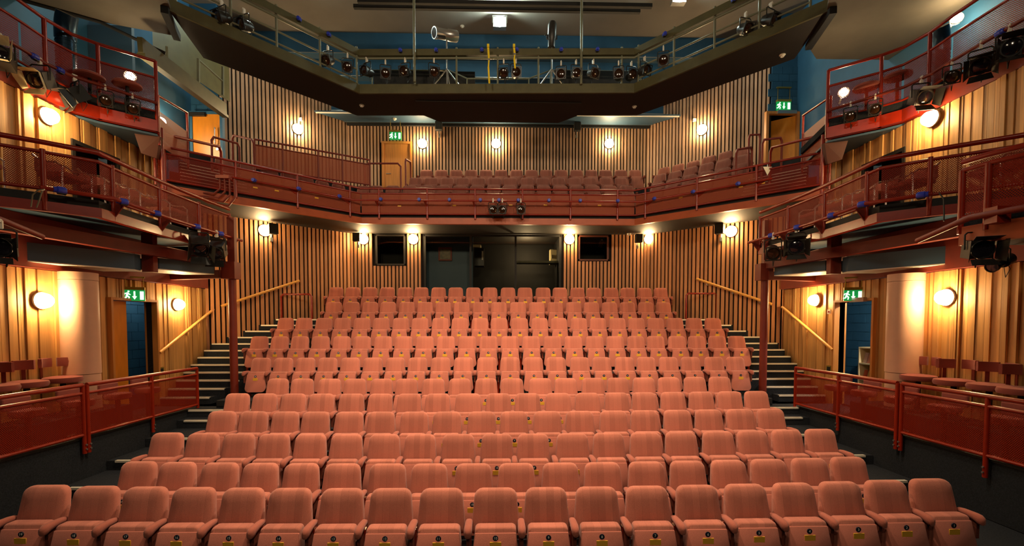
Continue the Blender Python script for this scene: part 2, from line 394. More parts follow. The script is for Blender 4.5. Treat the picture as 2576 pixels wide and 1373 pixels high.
# side walls of golden boards
LXW = 7.72
rnd = random.Random(3)
def bw(k): return (rnd.choice((.035, .045, .05, .06, .08, .10, .13)), .004)
def bd(k): return rnd.choice((.014, .022, .034, .046, .06))
for s, nm in ((-1, 'left'), (1, 'right')):
    far, near = (PX(s, LXW), 12.25), (PX(s, LXW), 5.6)
    if s < 0: Y0, Y1 = hx(271, 800, PX(s, LXW)).y, hx(382, 800, PX(s, LXW)).y
    else: Y0, Y1 = hx(2206, 800, PX(s, LXW)).y, hx(2112, 800, PX(s, LXW)).y
    ztop = hx(325 if s < 0 else 2160, 757 if s < 0 else 758, PX(s, LXW)).z
    hole = (Y0 - 5.6, Y1 - 5.6, .5, ztop) if s < 0 else (12.25 - Y1, 12.25 - Y0, .5, ztop)
    lined_wall('wall_' + nm, *((near, far) if s < 0 else (far, near)), .5, 3.52, PLANK, T['back'], 'plank', bw, bd, [hole])
    lined_wall('wall_' + nm + '_upper', *(((PX(s, 7.9), 5.6), (PX(s, 7.9), 11.2)) if s < 0 else ((PX(s, 7.9), 11.2), (PX(s, 7.9), 5.6))), 4.4, 6.46, PLANK, T['back'], 'plank', bw, bd, [(3.22, 4.12, 4.4, 5.97) if s < 0 else (1.48, 2.38, 4.4, 5.97)])
    S(MB().box(*sorted((PX(s, 8.35), PX(s, 8.4))), 8.6, 9.9, 4.45, 6.2).box(*sorted((PX(s, 7.82), PX(s, 7.92))), 8.74, 8.80, 4.53, 6.02).box(*sorted((PX(s, 7.82), PX(s, 7.92))), 9.74, 9.80, 4.53, 6.02).box(*sorted((PX(s, 7.82), PX(s, 7.92))), 8.80, 9.74, 5.95, 6.02).build('door_%d' % (6 if s < 0 else 7), T['back']))
    # red beam line above the lower boards
    S(box('trim_1' if s < 0 else 'trim_2', T['redb'], None, *sorted((PX(s, 7.60), PX(s, 7.95))), 5.6, 12.2, 3.53, 4.38))
    S(box('trim_3' if s < 0 else 'trim_4', T['redb'], None, *sorted((PX(s, 7.88), PX(s, 8.3))), 5.6, 9.3, 6.47, 6.84))
    # side platform and its carpeted front
    pl = S(box('floor', T['carpet'], None, *sorted((PX(s, 6.55), PX(s, 7.7))), 2.5, 9.72, .01, FLOORZ))
    box('stool_platform', T['carpet'], pl, *sorted((PX(s, 6.98), PX(s, 7.70))), 2.5, 8.85, FLOORZ, 1.08)
    box('edge_trim', T['dark'], pl, *sorted((PX(s, 6.53), PX(s, 6.60))), 2.5, 9.72, FLOORZ, FLOORZ + .03)
    # aisle steps beside the stalls
    ys = [6.9, 7.73, 8.57, 9.4, 9.73]
    for i, y in enumerate(ys[:4]):
        st = S(box('floor', T['carpet'], None, *sorted((PX(s, 5.2), PX(s, 6.54))), y, ys[i + 1] - .005, .005, .16 * (i + 1)))
        box('nosing', T['nosing'], st, *sorted((PX(s, 5.25), PX(s, 6.40))), y - .012, y + .045, .16 * (i + 1) - .028, .16 * (i + 1) + .006)
    box('nosing', T['nosing'], fl, *sorted((PX(s, 5.05), PX(s, 6.53))), 9.718, 9.775, FLOORZ - .028, FLOORZ + .006)
    # corridor behind the lower doorway : blue blockwork
    cz = S(box('floor', T['carpet'], None, *sorted((PX(s, 7.86), PX(s, 9.6))), 8.0, 12.6, .6, FLOORZ))
    wl = S(box('wall_' + nm + '_corridor', T['blue'], None, *sorted((PX(s, 9.36), PX(s, 9.5))), 8.0, 13.4, FLOORZ, 3.6))
    S(box('wall_' + nm + '_corridor_end', T['blue'], None, *sorted((PX(s, 7.86), PX(s, 9.5))), 12.6, 12.75, FLOORZ, 3.6))
    S(box('ceiling', T['blackm'], None, *sorted((PX(s, 7.86), PX(s, 9.5))), 8.0, 12.6, 3.6, 3.7))
    BL = unit_mesh('block', T['blue'])
    for r in range(12):
        for c in range(11):
            y = 8.2 + c * .43 + (r % 2) * .215
            o = bpy.data.objects.new('block', BL); o.location = (PX(s, 9.345), y, FLOORZ + .115 + r * .23); o.scale = (.03, .42, .22); link(o, wl)
    # door frame
    df = S(MB().box(*sorted((PX(s, 7.60), PX(s, 7.88))), Y0 - .05, Y0, FLOORZ, ztop + .05).box(*sorted((PX(s, 7.60), PX(s, 7.88))), Y1, Y1 + .05, FLOORZ, ztop + .05)
      .box(*sorted((PX(s, 7.60), PX(s, 7.88))), Y0, Y1, ztop, ztop + .05).build('door_1' if s < 0 else 'door_2', T['wood']))
    if s < 0:
        lf = box('door_leaf', T['orange'], df, PX(s, 7.80), PX(s, 7.75), Y0, Y0 + (Y1 - Y0) * .43, FLOORZ + .01, ztop - .01)
        MB().box(PX(s, 7.75) - .0, PX(s, 7.735), Y0 + .02, Y0 + .11, ztop - .14, ztop - .03).build('exit_sticker', T['green'], df)
    else:
        box('door_closer', T['steel'], df, PX(s, 7.52), PX(s, 7.60), Y0 + .12, Y0 + .5, ztop - .02, ztop + .07)
        lf = MB().box(PX(s, 7.90), PX(s, 8.7), Y0 - .06, Y0 - .015, FLOORZ + .01, ztop - .01).build('door_leaf', T['orange'], df)
# booth (glazed control room)
def bx(px): return hy(px, 700, YB).x
zt, zb = ZS, 2.9
S(MB().box(bx(1068), bx(1410), 16.9, 17.0, 2.4, zt + .1).box(bx(1068) - .1, bx(1068), 14.95, 17, 2.4, zt + .1).box(bx(1410), bx(1410) + .1, 14.95, 17, 2.4, zt + .1)
  .box(bx(1068), bx(1410), 14.95, 17, 2.4, 2.5).build('wall_booth', T['blackm']))
S(box('wall_booth_partition', T['bluec'], None, bx(1068) + .01, bx(1188), 15.25, 15.33, 2.5, zt))
def window(name, xs, z0, z1, y, fw=.05, m='blackm'):
    r = S(MB().box(xs[0], xs[-1], y - .03, y + .06, z0, z0 + fw).box(xs[0], xs[-1], y - .03, y + .06, z1 - fw, z1)
          .add([], []).build(name, T[m]))
    for x in xs: box('mullion', T[m], r, x - fw / 2, x + fw / 2, y - .031, y + .059, z0 + fw, z1 - fw)
    for a, b in zip(xs[:-1], xs[1:]): box('pane', T['glass'], r, a + fw / 2, b - fw / 2, y + .01, y + .02, z0 + fw, z1 - fw)
    return r
window('window_1', [bx(1070), bx(1184), bx(1297), bx(1408)], 2.95, zt, YB - .03, .06)
for i, (a, b, c, d) in enumerate(((946, 1022, 670, 596), (1453, 1531, 657, 596))):
    window('window_%d' % (i + 2), [bx(a) + .04, bx(b) - .04], bz(c) + .02, ZS - .01, YB - .04, .05, 'soff' if i == 0 else 'brown')
    S(box('wall_window_recess', T['blackm'], None, bx(a), bx(b), 15.5, 15.55, bz(c) - .3, bz(d) + .1))
# things inside the booth
pic = empty('framed_picture', hy(1120, 640, 15.22), 'small dark framed picture on the blue booth wall behind glass', 'picture')
a, b = hy(1103, 622, 15.22), hy(1137, 656, 15.22)
box('picture_frame', T['redb'], pic, a.x, b.x, 15.205, 15.245, b.z, a.z)
box('print', mat('picture print', (96, 84, 50), .4, noise=((9, 9, 9), .6)), pic, a.x + .05, b.x - .05, 15.20, 15.21, b.z + .05, a.z - .05)
a, b = hy(1384, 627, 16), hy(1402, 664, 16)
cb = empty('wall_cabinet', (a.x, 16, b.z), 'cream cabinet mounted inside the dark control booth', 'cabinet')
box('cabinet_body', T['cream'], cb, a.x, b.x, 16.0, 16.3, b.z, a.z); box('cabinet_door', T['cream'], cb, a.x + .02, b.x - .02, 15.98, 15.999, b.z + .02, a.z - .02)
box('cabinet_handle', T['steel'], cb, a.x + .05, a.x + .07, 15.95, 15.98, (a.z + b.z) / 2 - .06, (a.z + b.z) / 2 + .06)
a, b = hy(1186, 614, 15.8), hy(1217, 668, 15.8)
rk = empty('equipment_rack', (b.x, 15.8, b.z), 'black equipment rack with papers in the middle booth window', 'equipment rack')
box('rack_body', T['black'], rk, a.x + .1, b.x, 15.8, 16.3, b.z, a.z - .12)
box('shelf_top', T['cream'], rk, a.x, b.x - .1, 15.75, 16.2, a.z - .1, a.z - .02); box('notice', T['white'], rk, b.x - .07, b.x - .02, 15.79, 15.799, b.z + .2, b.z + .5)
a, b = hy(1300, 658, 15.6), hy(1405, 662, 15.6)
S(box('trim_5', T['gant'], None, a.x, b.x, 15.5, 15.9, b.z, a.z + .02))
# ---- circle (first balcony) : polygon slab and tiers
def ring(d, z=None):
    k = .384 * d; a = 3.98 + k
    e = 3.44
    L = [(-a - e, 13.3 + d * .93 - 3.12), (-a, 13.3 + d), (a - .1, 13.3 + d), (a + e - .1, 13.3 + d * .93 - 3.12)]
    return L
def wallring(): return [(-8.75, 14.2), (-5.55, 17.1), (5.45, 17.1), (8.65, 14.2)]
def balc(name, d, z0, z1, m):
    return S(MB().strip(ring(d), wallring(), z0, z1).build(name, m))
circ = balc('ceiling', .12, ZS + .02, ZS + .09, T['soff'])     # soffit lining under the circle
slab = balc('floor', .16, ZS + .10, 5.74, T['carpet'])
def fascia_piece(d0, d1, z0, z1, m, name, parent=None):
    A, B = ring(d0), ring(d1); return MB().strip(A, B, z0, z1).build(name, m, parent)
S(fascia_piece(0, .1, ZS, 5.645, T['redm'], 'trim_6')); S(fascia_piece(.06, .13, 5.65, 5.735, T['blackm'], 'trim_7'))
for d, z in ((1.0, 6.2), (1.85, 6.73), (2.7, 7.26)):
    tr = MB().strip(ring(d), wallring(), 5.745, z).build('tier', T['carpet'], slab)
# ---- gantry soffit / fascia (third level)
ZG = 8.9
gc = [hz(905, 235, ZG), hz(1595, 233, ZG)]; ge = [hz(425, 26, ZG), hz(2085, 27, ZG)]
def gring(d):
    a0, a1 = gc[0], gc[1]; dl = (ge[0] - gc[0]).normalized(); dr = (ge[1] - gc[1]).normalized()
    k = .36 * d
    nl = Vector((-dl.y, dl.x, 0)); nl = nl if nl.y > 0 else -nl; nr = Vector((-dr.y, dr.x, 0)); nr = nr if nr.y > 0 else -nr
    q = [ge[0] + Vector((-.28, 1.23, 0)) * d, Vector((a0.x - k, a0.y + d, 0)), Vector((a1.x + k, a1.y + d, 0)), ge[1] + Vector((.28, 1.23, 0)) * d]
    return [(p.x, p.y) for p in q]
def gpiece(d0, d1, z0, z1, m, name, parent=None): return MB().strip(gring(d0), gring(d1), z0, z1).build(name, m, parent)
S(gpiece(.06, 1.35, ZG, ZG + .12, T['soff'], 'ceiling'))
S(gpiece(0, .055, ZG, ZG + .25, T['gant'], 'trim_8'))
S(gpiece(.06, 1.35, ZG + .125, ZG + .16, T['gant'], 'floor'))
q = gring(1.35)
S(MB().prism([(-2.4, 13.2), (2.3, 13.2), (2.3, 14.0), (1.8, 14.5), (-1.9, 14.5), (-2.4, 14.0)], ZG - .03, ZG - .002).build('ceiling', T['soff']))
# ---- roof : main ceiling, stepped bulkheads behind
S(box('ceiling', T['ceil'], None, -12, 12, -4, 15.7, 12.27, 12.5))
z = [12.27, 11.6, 11.05, 10.6, 10.2, ZU]; y = [15.7, 16.05, 16.4, 16.75, 17.05, 17.4]
for i in range(5):
    S(box('ceiling', T['blue'] if i < 4 else T['bluec'], None, -9.6, 9.6, y[i], y[i] + .07, z[i + 1], z[i] + .05))
    c = S(box('ceiling', T['bluec'], None, -9.6, 9.6, y[i] + .0705, y[i + 1], z[i + 1], z[i + 1] + .05))
    box('edge_trim', T['steel'], c, -9.6, 9.6, y[i] - .012, y[i] - .001, z[i + 1] - .012, z[i + 1] + .012)
# low blue ceiling in front of the upper back wall
lc = S(MB().prism([(-6.45, 16.3), (-5.5, 17.15), (5.4, 17.15), (6.35, 16.3)], ZU + .001, ZU + .06).build('ceiling', T['bluec']))
box('edge_trim', T['white'], lc, -6.4, 6.3, 16.27, 16.30, ZU - .04, ZU)
box('edge_trim', T['dark'], lc, -5.6, 5.5, 17.06, 17.14, ZU - .10, ZU)
# roof battens seen at the top of the frame
for i, (xa, xb, py, Y) in enumerate(((890, 1610, 17, 13.4), (900, 1640, 3, 13.0))):
    a, b = hy(xa, py, Y), hy(xb, py, Y)
    S(MB().box(a.x, b.x, Y - .05, Y + .05, a.z - .05, a.z + .05).build('trim_%d' % (9 + i), T['blackm']))
for s, nm in ((-1, 'left'), (1, 'right')):   # blue outer walls at the upper levels
    bwall = S(box('wall_' + nm + '_outer', T['blue'], None, *sorted((PX(s, 9.35), PX(s, 9.5))), 4, 14.6, 6.4, 12.5))
    wb = S(MB().box(*sorted((PX(s, 8.55), PX(s, 9.35))), 14.42, 14.55, 6.2 if s < 0 else 9.25, 12.5).build('wall_%s_return' % nm, T['blue']))
    for r in range(15):
        for c in range(3):
            if s > 0 and r < 9: continue
            o = bpy.data.objects.new('block', BL); o.location = (PX(s, 8.70 + c * .33 - (r % 2) * .11), 14.41, 7.3 + r * .23); o.scale = (.32, .03, .222); link(o, wb)
    # gallery floor (second level) and its soffit, gallery ceiling
    f1 = gring(.06)
    dl = (ge[0] - gc[0]).normalized()
    E = ge[0] if s < 0 else ge[1]
    gal = [(E.x, E.y + .05), (PX(s, 7.05), 10.5)] + ([(PX(s, 8.3), 10.05), (PX(s, 9.35), 9.4)] if s < 0 else [(PX(s, 7.6), 11.0), (PX(s, 9.35), 11.0)]) + [ (PX(s, 9.35), 4.5), (PX(s, 6.1), 4.5), (PX(s, 5.75), 7.9)]
    S(MB().prism(gal, ZG + .03, ZG + .11).build('ceiling', T['gal']))
    S(MB().bar((E.x + s * .02, E.y - .1, ZG - .05), (PX(s, 7.0), 10.4, ZG - .05), .13, .14).build('trim_%d' % (21 if s < 0 else 22), T['blackm']))
    if s < 0:
        S(box('wall_left_lobby', T['bluec'], None, PX(s, 9.34), PX(s, 8.36), 10.9, 10.98, 6.87, 9.4))
        S(MB().tube([(PX(s, 9.3), 9.35, 8.9), (PX(s, 8.3), 10.0, 8.9), (PX(s, 7.4), 10.6, 8.62)], .035, 8).build('trim_23', T['blackm']))
# upper doors
def upper_door(name, px0, px1, pyt, Y, zf, m, frame_m, ajar=False):
    a, b = hy(px0, pyt, Y), hy(px1, pyt, Y)
    fr = S(MB().box(a.x - .08, a.x, Y - .06, Y + .06, zf, a.z + .08).box(b.x, b.x + .08, Y - .06, Y + .06, zf, a.z + .08).box(a.x, b.x, Y - .06, Y + .06, a.z, a.z + .08).build(name, T[frame_m]))
    if not ajar: lf = box('door_leaf', T[m], fr, a.x, b.x, Y - .03, Y + .02, zf, a.z)
    return fr, a, b
fr, a, b = upper_door('door_3', 486, 555, 288, 14.2, 7.05, 'orange', 'blue')
box('door_closer', T['black'], fr, a.x - .05, a.x + .4, 14.08, 14.16, a.z - .08, a.z + .02)
MB().tube([(b.x - .12, 14.13, 8.0), (b.x - .12, 14.08, 8.0), (b.x - .12, 14.08, 8.45), (b.x - .12, 14.13, 8.45)], .014).build('door_handle', T['steel'], fr, True)
MB().cyl((b.x - .1, 14.17, 7.85), (b.x - .1, 14.155, 7.85), .04).build('lock_plate', T['steel'], fr)
fr, a, b = upper_door('door_4', 1932, 2003, 288, 14.3, 7.0, 'orange', 'wood', True)
m = Matrix.Translation((b.x, 14.33, 0)) @ Matrix.Rotation(math.radians(-38), 4, 'Z')
MB().box(-(b.x - a.x), 0, 0, .045, 7.0, a.z - .01, m).build('door_leaf', T['orange'], fr)
box('door_closer', T['steel'], fr, b.x - .65, b.x - .05, 14.18, 14.24, a.z - .01, a.z + .09)
S(box('wall_lobby', T['blackm'], None, a.x - .05, b.x + 1.1, 15.6, 15.7, 7.0, a.z + .3))
S(MB().box(bx(1068) + .2, bx(1068) + .3, 16.0, 16.1, 5.1, 5.2).build('trim_24', T['blackm'])); lamp('booth_fill', 'POINT', (.9, 15.9, 5.0), 70, WARM, size=.05)  # stand-in fitting box and unseen light added to brighten the booth
fr, a, b = upper_door('door_5', 966, 1032, 362, YU - .02, 7.26, 'wood', 'wood')
MB().tube([(a.x + .1, 17.13, 8.1), (a.x + .1, 17.08, 8.1), (a.x + .26, 17.08, 8.1)], .016).build('door_handle', T['steel'], fr, True)
# ================================================================ SEATS
def rrect(wb, wt, z0, z1, rb, rt, n=4):
    pts = []
    for cx, cz, r, a0 in ((wb - rb, z0 + rb, rb, -90), (wt - rt, z1 - rt, rt, 0), (-wt + rt, z1 - rt, rt, 90), (-wb + rb, z0 + rb, rb, 180)):
        for k in range(n + 1):
            a = math.radians(a0 + 90 * k / n); pts.append((cx + r * math.cos(a), cz + r * math.sin(a)))
    return pts
FONT_CACHE = {}
def text_mesh(txt, size, m, depth=.0015):
    key = (txt, size, m.name)
    if key not in FONT_CACHE:
        cu = bpy.data.curves.new('txt', 'FONT'); cu.body = txt; cu.size = size; cu.align_x = 'CENTER'; cu.align_y = 'CENTER'; cu.extrude = depth; cu.resolution_u = 2
        o = bpy.data.objects.new('txt', cu); COL.objects.link(o); dg = bpy.context.evaluated_depsgraph_get()
        me = bpy.data.meshes.new_from_object(o.evaluated_get(dg)); me.materials.clear(); me.materials.append(m)
        bpy.data.objects.remove(o); bpy.data.curves.remove(cu); FONT_CACHE[key] = me
    return FONT_CACHE[key]
def make_seat(name, full=True):
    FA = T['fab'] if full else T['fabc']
    r = empty(name, (0, 0, 0))
    sh = lambda x, z: (z - .875) * .20
    MB().cushion(rrect(.250, .220, .44, .875, .03, .085), [(.03, .075), (.006, .065), (0, .045), (0, .012), (.006, -.004), (.02, -.016), (.07, -.03), (.13, -.036)], sh).build('backrest', FA, r, True, True)
    shs = lambda x, z: (z - .54) * .15
    MB().cushion(rrect(.232, .205, .17, .572, .06, .04), [(.03, -.12), (.008, -.125), (0, -.145), (0, -.22), (.006, -.235), (.02, -.244)], shs).build('seat_cushion', FA, r, True, True)
    pn = MB().cushion(rrect(.243, .203, .125, .522, .09, .012), [(0, -.238), (0, -.252), (.004, -.256)], shs).build('seat_panel', T['fabp'] if full else FA, r, True, True)
    DZ = -.05
    prof = [(-.05, .607, .034, .028), (-.10, .612, .037, .03), (-.17, .612, .039, .032), (-.23, .606, .041, .040), (-.28, .592, .040, .050), (-.312, .582, .030, .042), (-.322, .578, .008, .015)]
    def arm(x, parent):
        mb = MB(); n = 12
        for y, zc, a, b in prof:
            for k in range(n):
                t = 2 * math.pi * k / n; c, s_ = math.cos(t), math.sin(t)
                mb.v.append((x + a * math.copysign(abs(c) ** .75, c), y, zc + DZ + b * math.copysign(abs(s_) ** .75, s_)))
        for i in range(len(prof) - 1):
            for k in range(n):
                l = (k + 1) % n; mb.f.append((i * n + k, i * n + l, (i + 1) * n + l, (i + 1) * n + k))
        mb.f.append(tuple(range(n))[::-1]); mb.f.append(tuple((len(prof) - 1) * n + k for k in range(n)))
        a = mb.build('armrest', T['arm'] if full else T['fabd'], parent, True, True)
        MB().box(x - .016, x + .016, -.26, -.12, .33, .535).build('arm_support', T['fabd'], a, False, True)
        MB().box(x - .022, x + .022, -.14, -.04, .0, .50).box(x - .03, x + .03, -.2, -.0, 0, .02).build('stand', T['red'], a, False, True)
        return a
    arm(-.27, r)
    if full:
        d = MB().cyl((0, -.259, .476), (0, -.2715, .476), .027, 16).build('number_disc', T['disc'], r, False, True)
        MB().box(-.056, .056, -.2815, -.272, .384, .441).build('name_plate', T['brass'], r, False, True)
    return r, arm
ROWX = [
 [115,241,365,487,611,730,860.5,983.6,1111,1247,1373.7,1501,1628,1754,1876,1997,2114,2229.5,2343],
 [348,446,553,655,758,861,975,1080,1191,1299,1410,1516,1626.5,1730,1833,1934,2037,2135],
 [420,510,601,689,781,872,967,1057,1153,1250,1341,1440,1531,1624,1713,1807,1893,1980,2064],
 [558,638,718,794,879,959,1042.5,1125,1212,1293,1377,1458.5,1543.6,1621,1704.5,1783,1862,1939],
 [597,666,738.5,809,884.5,957,1029.5,1101,1178,1254,1327,1404,1478,1551,1620,1693,1764,1835.5,1903],
 [699,761,829,893.5,960,1023,1090.5,1156.5,1223,1288,1359,1423,1492,1554.6,1619.6,1683,1748,1810.6],
 [655,711,767,823,880,937,994,1050,1108,1166,1224.5,1283,1341.5,1399,1459,1514,1572,1626.5,1683,1738.6,1798,1851.5],
 [652,703,754,806.5,859.5,910.5,964,1015,1068.6,1121.6,1175.5,1229,1283,1336,1390,1442,1496,1547.6,1599.7,1649.5,1703.5,1753,1804.5,1854],
 [718.7,765,815,862,911,959.5,1009,1057,1108,1157,1207.5,1256,1307,1357.5,1406,1456,1504,1553,1601,1649.5,1698,1745.6,1793.5],
 [841,886,932,977,1024.7,1070,1116,1162,1209.5,1255,1303,1350,1396,1442.5,1487.6,1533,1578,1624,1668],
 [846.8,888.7,932,975,1019.6,1060.7,1104,1147,1191,1233,1278,1320.4,1365.8,1408,1452,1493,1536.6,1578,1620.4,1661]]
ROWV = [(1223,1230,1206.6),(1162.5,1167,1151),(1089.5,1092.5,1080),(1035,1035.5,1028.5),(990,990,984),(952.6,952,948)]
seat0, arm_fn = make_seat('theatre_chair')
used = [False]
def place_row(xs, pts, zf, group, labels, proto, used, yaws=None, num=True, yaw_end=True):
    n = len(xs)
    for i in range(n):
        p = pts[i]
        if i == 0: sp = (pts[1] - p).length
        elif i == n - 1: sp = (p - pts[-2]).length
        else: sp = (pts[i + 1] - pts[i - 1]).length / 2
        if not used[0]: o = proto; used[0] = True
        else: o = copy_tree(proto)
        o.location = (p.x, p.y, zf); o.scale.x = min(1.05, max(.86, sp / .54))
        o.rotation_euler.z = yaws[i] if yaws else 0
        tag(o, labels[i], 'seat', group)
        if i == n - 1:
            ends.append(o)
        if num:
            NUMS.append((o, n - i))
ends = []; NUMS = []
RN = ['front row', 'second row', 'third row', 'fourth row', 'fifth row', 'sixth row', 'seventh row', 'eighth row', 'ninth row', 'tenth row', 'top row']
for r in range(11):
    xs = ROWX[r]; n = len(xs); pts = []
    for px in xs:
        if r < 6:
            a, b, c = ROWV[r]; xa, xb, xc = xs[0], xs[n // 2], xs[-1]
            v = a * (px - xb) * (px - xc) / ((xa - xb) * (xa - xc)) + b * (px - xa) * (px - xc) / ((xb - xa) * (xb - xc)) + c * (px - xa) * (px - xb) / ((xc - xa) * (xc - xb))
            p = hz(px, v, ROWZ[r] + .875)
        else:
            p = hy(px, 800, ROWY[r])
        pts.append(p)
    labs = ['salmon tip-up theatre seat in the %s of the stalls, %s from the bookcase end' % (RN[r], ORD[n - 1 - i]) for i in range(n)]
    place_row(xs, pts, ROWZ[r], 'stalls seats, ' + RN[r], labs, seat0, used)
for o, k in NUMS:
    d = [c for c in CH[o.name] if c.name.startswith('number_disc')][0]
    t = bpy.data.objects.new('numeral', text_mesh(str(k), .036, T['num'])); t.location = (0, -.2725, .476); t.rotation_euler = (math.pi / 2, 0, 0); link(t, d)
for o in ends: arm_fn(.27, o)
# circle seats
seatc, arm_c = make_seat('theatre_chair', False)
usedc = [False]; ends.clear()
CR = [(6.23, [914,947,988,1031,1073,1114.5,1157,1199.5,1242,1280.6,1326,1367.7,1410,1451.6,1492,1534.6,1576], 466.5, 'front circle row'),
      (6.76, [1046,1085.5,1125,1164,1204,1243,1284,1327,1365,1404.5,1444.6,1483,1523.5,1562], 446.5, 'middle circle row'),
      (7.28, [1073,1110,1148,1185,1223,1260.6,1299,1337,1374,1411.4,1450.7,1487.5,1523.5,1562,1598], 427, 'back circle row')]
for zf, xs, v, nm in CR:
    pts = [hz(px, v, zf + .875) for px in xs]
    place_row(xs, pts, zf, 'circle seats, ' + nm, ['dusky salmon tip-up seat %s from the timber door end, %s of the balcony' % (ORD[i] , nm) for i in range(len(xs))], seatc, usedc, num=False)
CS = [(6.23, [(1656,461),(1697,450),(1737,440),(1779,431),(1822,423)], 'front angled circle row', 1),
      (6.76, [(1660,438),(1698,431),(1738,420),(1779,410),(1821,402),(1869,390)], 'middle angled circle row', 1),
      (7.28, [(1670,421),(1706,413),(1743.5,405),(1783.6,392.5),(1825,381),(1868,371)], 'back angled circle row', 1),
      (6.23, [(564,398),(620,409),(677,418),(727,431),(770,444),(811,455),(852,463)], 'angled circle row by the orange door', -1)]
for zf, L, nm, s in CS:
    pts = [hz(a, b, zf + .875) for a, b in L]
    d = (pts[-1] - pts[0]); yaw = math.atan2(d.y, d.x)
    place_row(L, pts, zf, 'circle seats, ' + nm, ['dusky salmon tip-up seat, %s along the %s' % (ORD[i], nm) for i in range(len(L))], seatc, usedc, [yaw] * len(L), False)
for o in ends: arm_c(.27, o)
# ================================================================ RAILINGS
def at(path, u):      # point at parameter u (vertex units)
    i = min(int(u), len(path) - 2); return Vector(path[i]).lerp(Vector(path[i + 1]), u - i)
def railing(name, label, cat, path, rails, posts, panels, ptop=None, pbot=0, pm='perf', rm='red', pr=.026, group=None, inset=None):
    path = [Vector(p) for p in path]
    root = empty(name, path[0], label, cat, group)
    for nm, dz, r in rails:
        pp = [p + Vector((0, 0, dz)) for p in path]
        if inset and nm == 'top_rail': pp = [p + Vector(inset) for p in pp]
        MB().tube(pp, r, 10).build(nm, T[rm], root, True)
    for u in posts:
        p = at(path, u); zt = ptop if ptop is not None else max(r[1] for r in rails)
        MB().cyl(p + Vector((0, 0, pbot)), p + Vector((0, 0, zt)), pr, 10).build('post', T[rm], root, True)
    if panels:
        z0, z1 = panels
        us = sorted(set(list(posts) + list(range(len(path)))))
        acc = 0
        for a, b in zip(us[:-1], us[1:]):
            p, q = at(path, a), at(path, b)
            if (q - p).length < .15: continue
            dv = (q - p).normalized(); p = p + dv * .02; q = q - dv * .02
            mb = MB(); L = (q - p).length
            mb.add([p + Vector((0, 0, z0)), q + Vector((0, 0, z0)), q + Vector((0, 0, z1)), p + Vector((0, 0, z1))], [(0, 1, 2, 3)])
            mb.uv = [(acc, 0), (acc + L, 0), (acc + L, z1 - z0), (acc, z1 - z0)]; acc += L
            mb.build('mesh_panel', T[pm], root)
    return root
# pit-side railings along the platforms (two lengths each side)
for s in (-1, 1):
    x = PX(s, 6.50)
    def yy(px): return hx(px, 1000, x).y
    cuts = [497, 383, 219, 208, -60] if s < 0 else [2000, 2109, 2257, 2269, 2486]
    ys = [yy(c) for c in cuts]
    for k, (idx, extra) in enumerate((((0, 1, 2), None), ((3, 4), 3.2))):
        P = [(x, ys[i], FLOORZ) for i in idx] + ([(x, extra, FLOORZ)] if extra else [])
        r = railing('platform_railing', 'red mesh platform railing beside the stalls steps on the %s' % SIDE[s] if k == 0 else 'red mesh platform railing nearest the stage on the %s' % SIDE[s], 'railing', P,
                [('top_rail', .86, .034), ('panel_rail', .73, .024), ('bottom_rail', .075, .024)], list(range(len(P))), (.08, .73), None, -.22, group='pit railings', pr=.03)
        for p in P:
            MB().cyl((x - s * .03, p[1], FLOORZ - .08), (x - s * .045, p[1], FLOORZ - .08), .014, 8).cyl((x - s * .03, p[1], FLOORZ - .15), (x - s * .045, p[1], FLOORZ - .15), .014, 8).build('bolt', T['steel'], r)
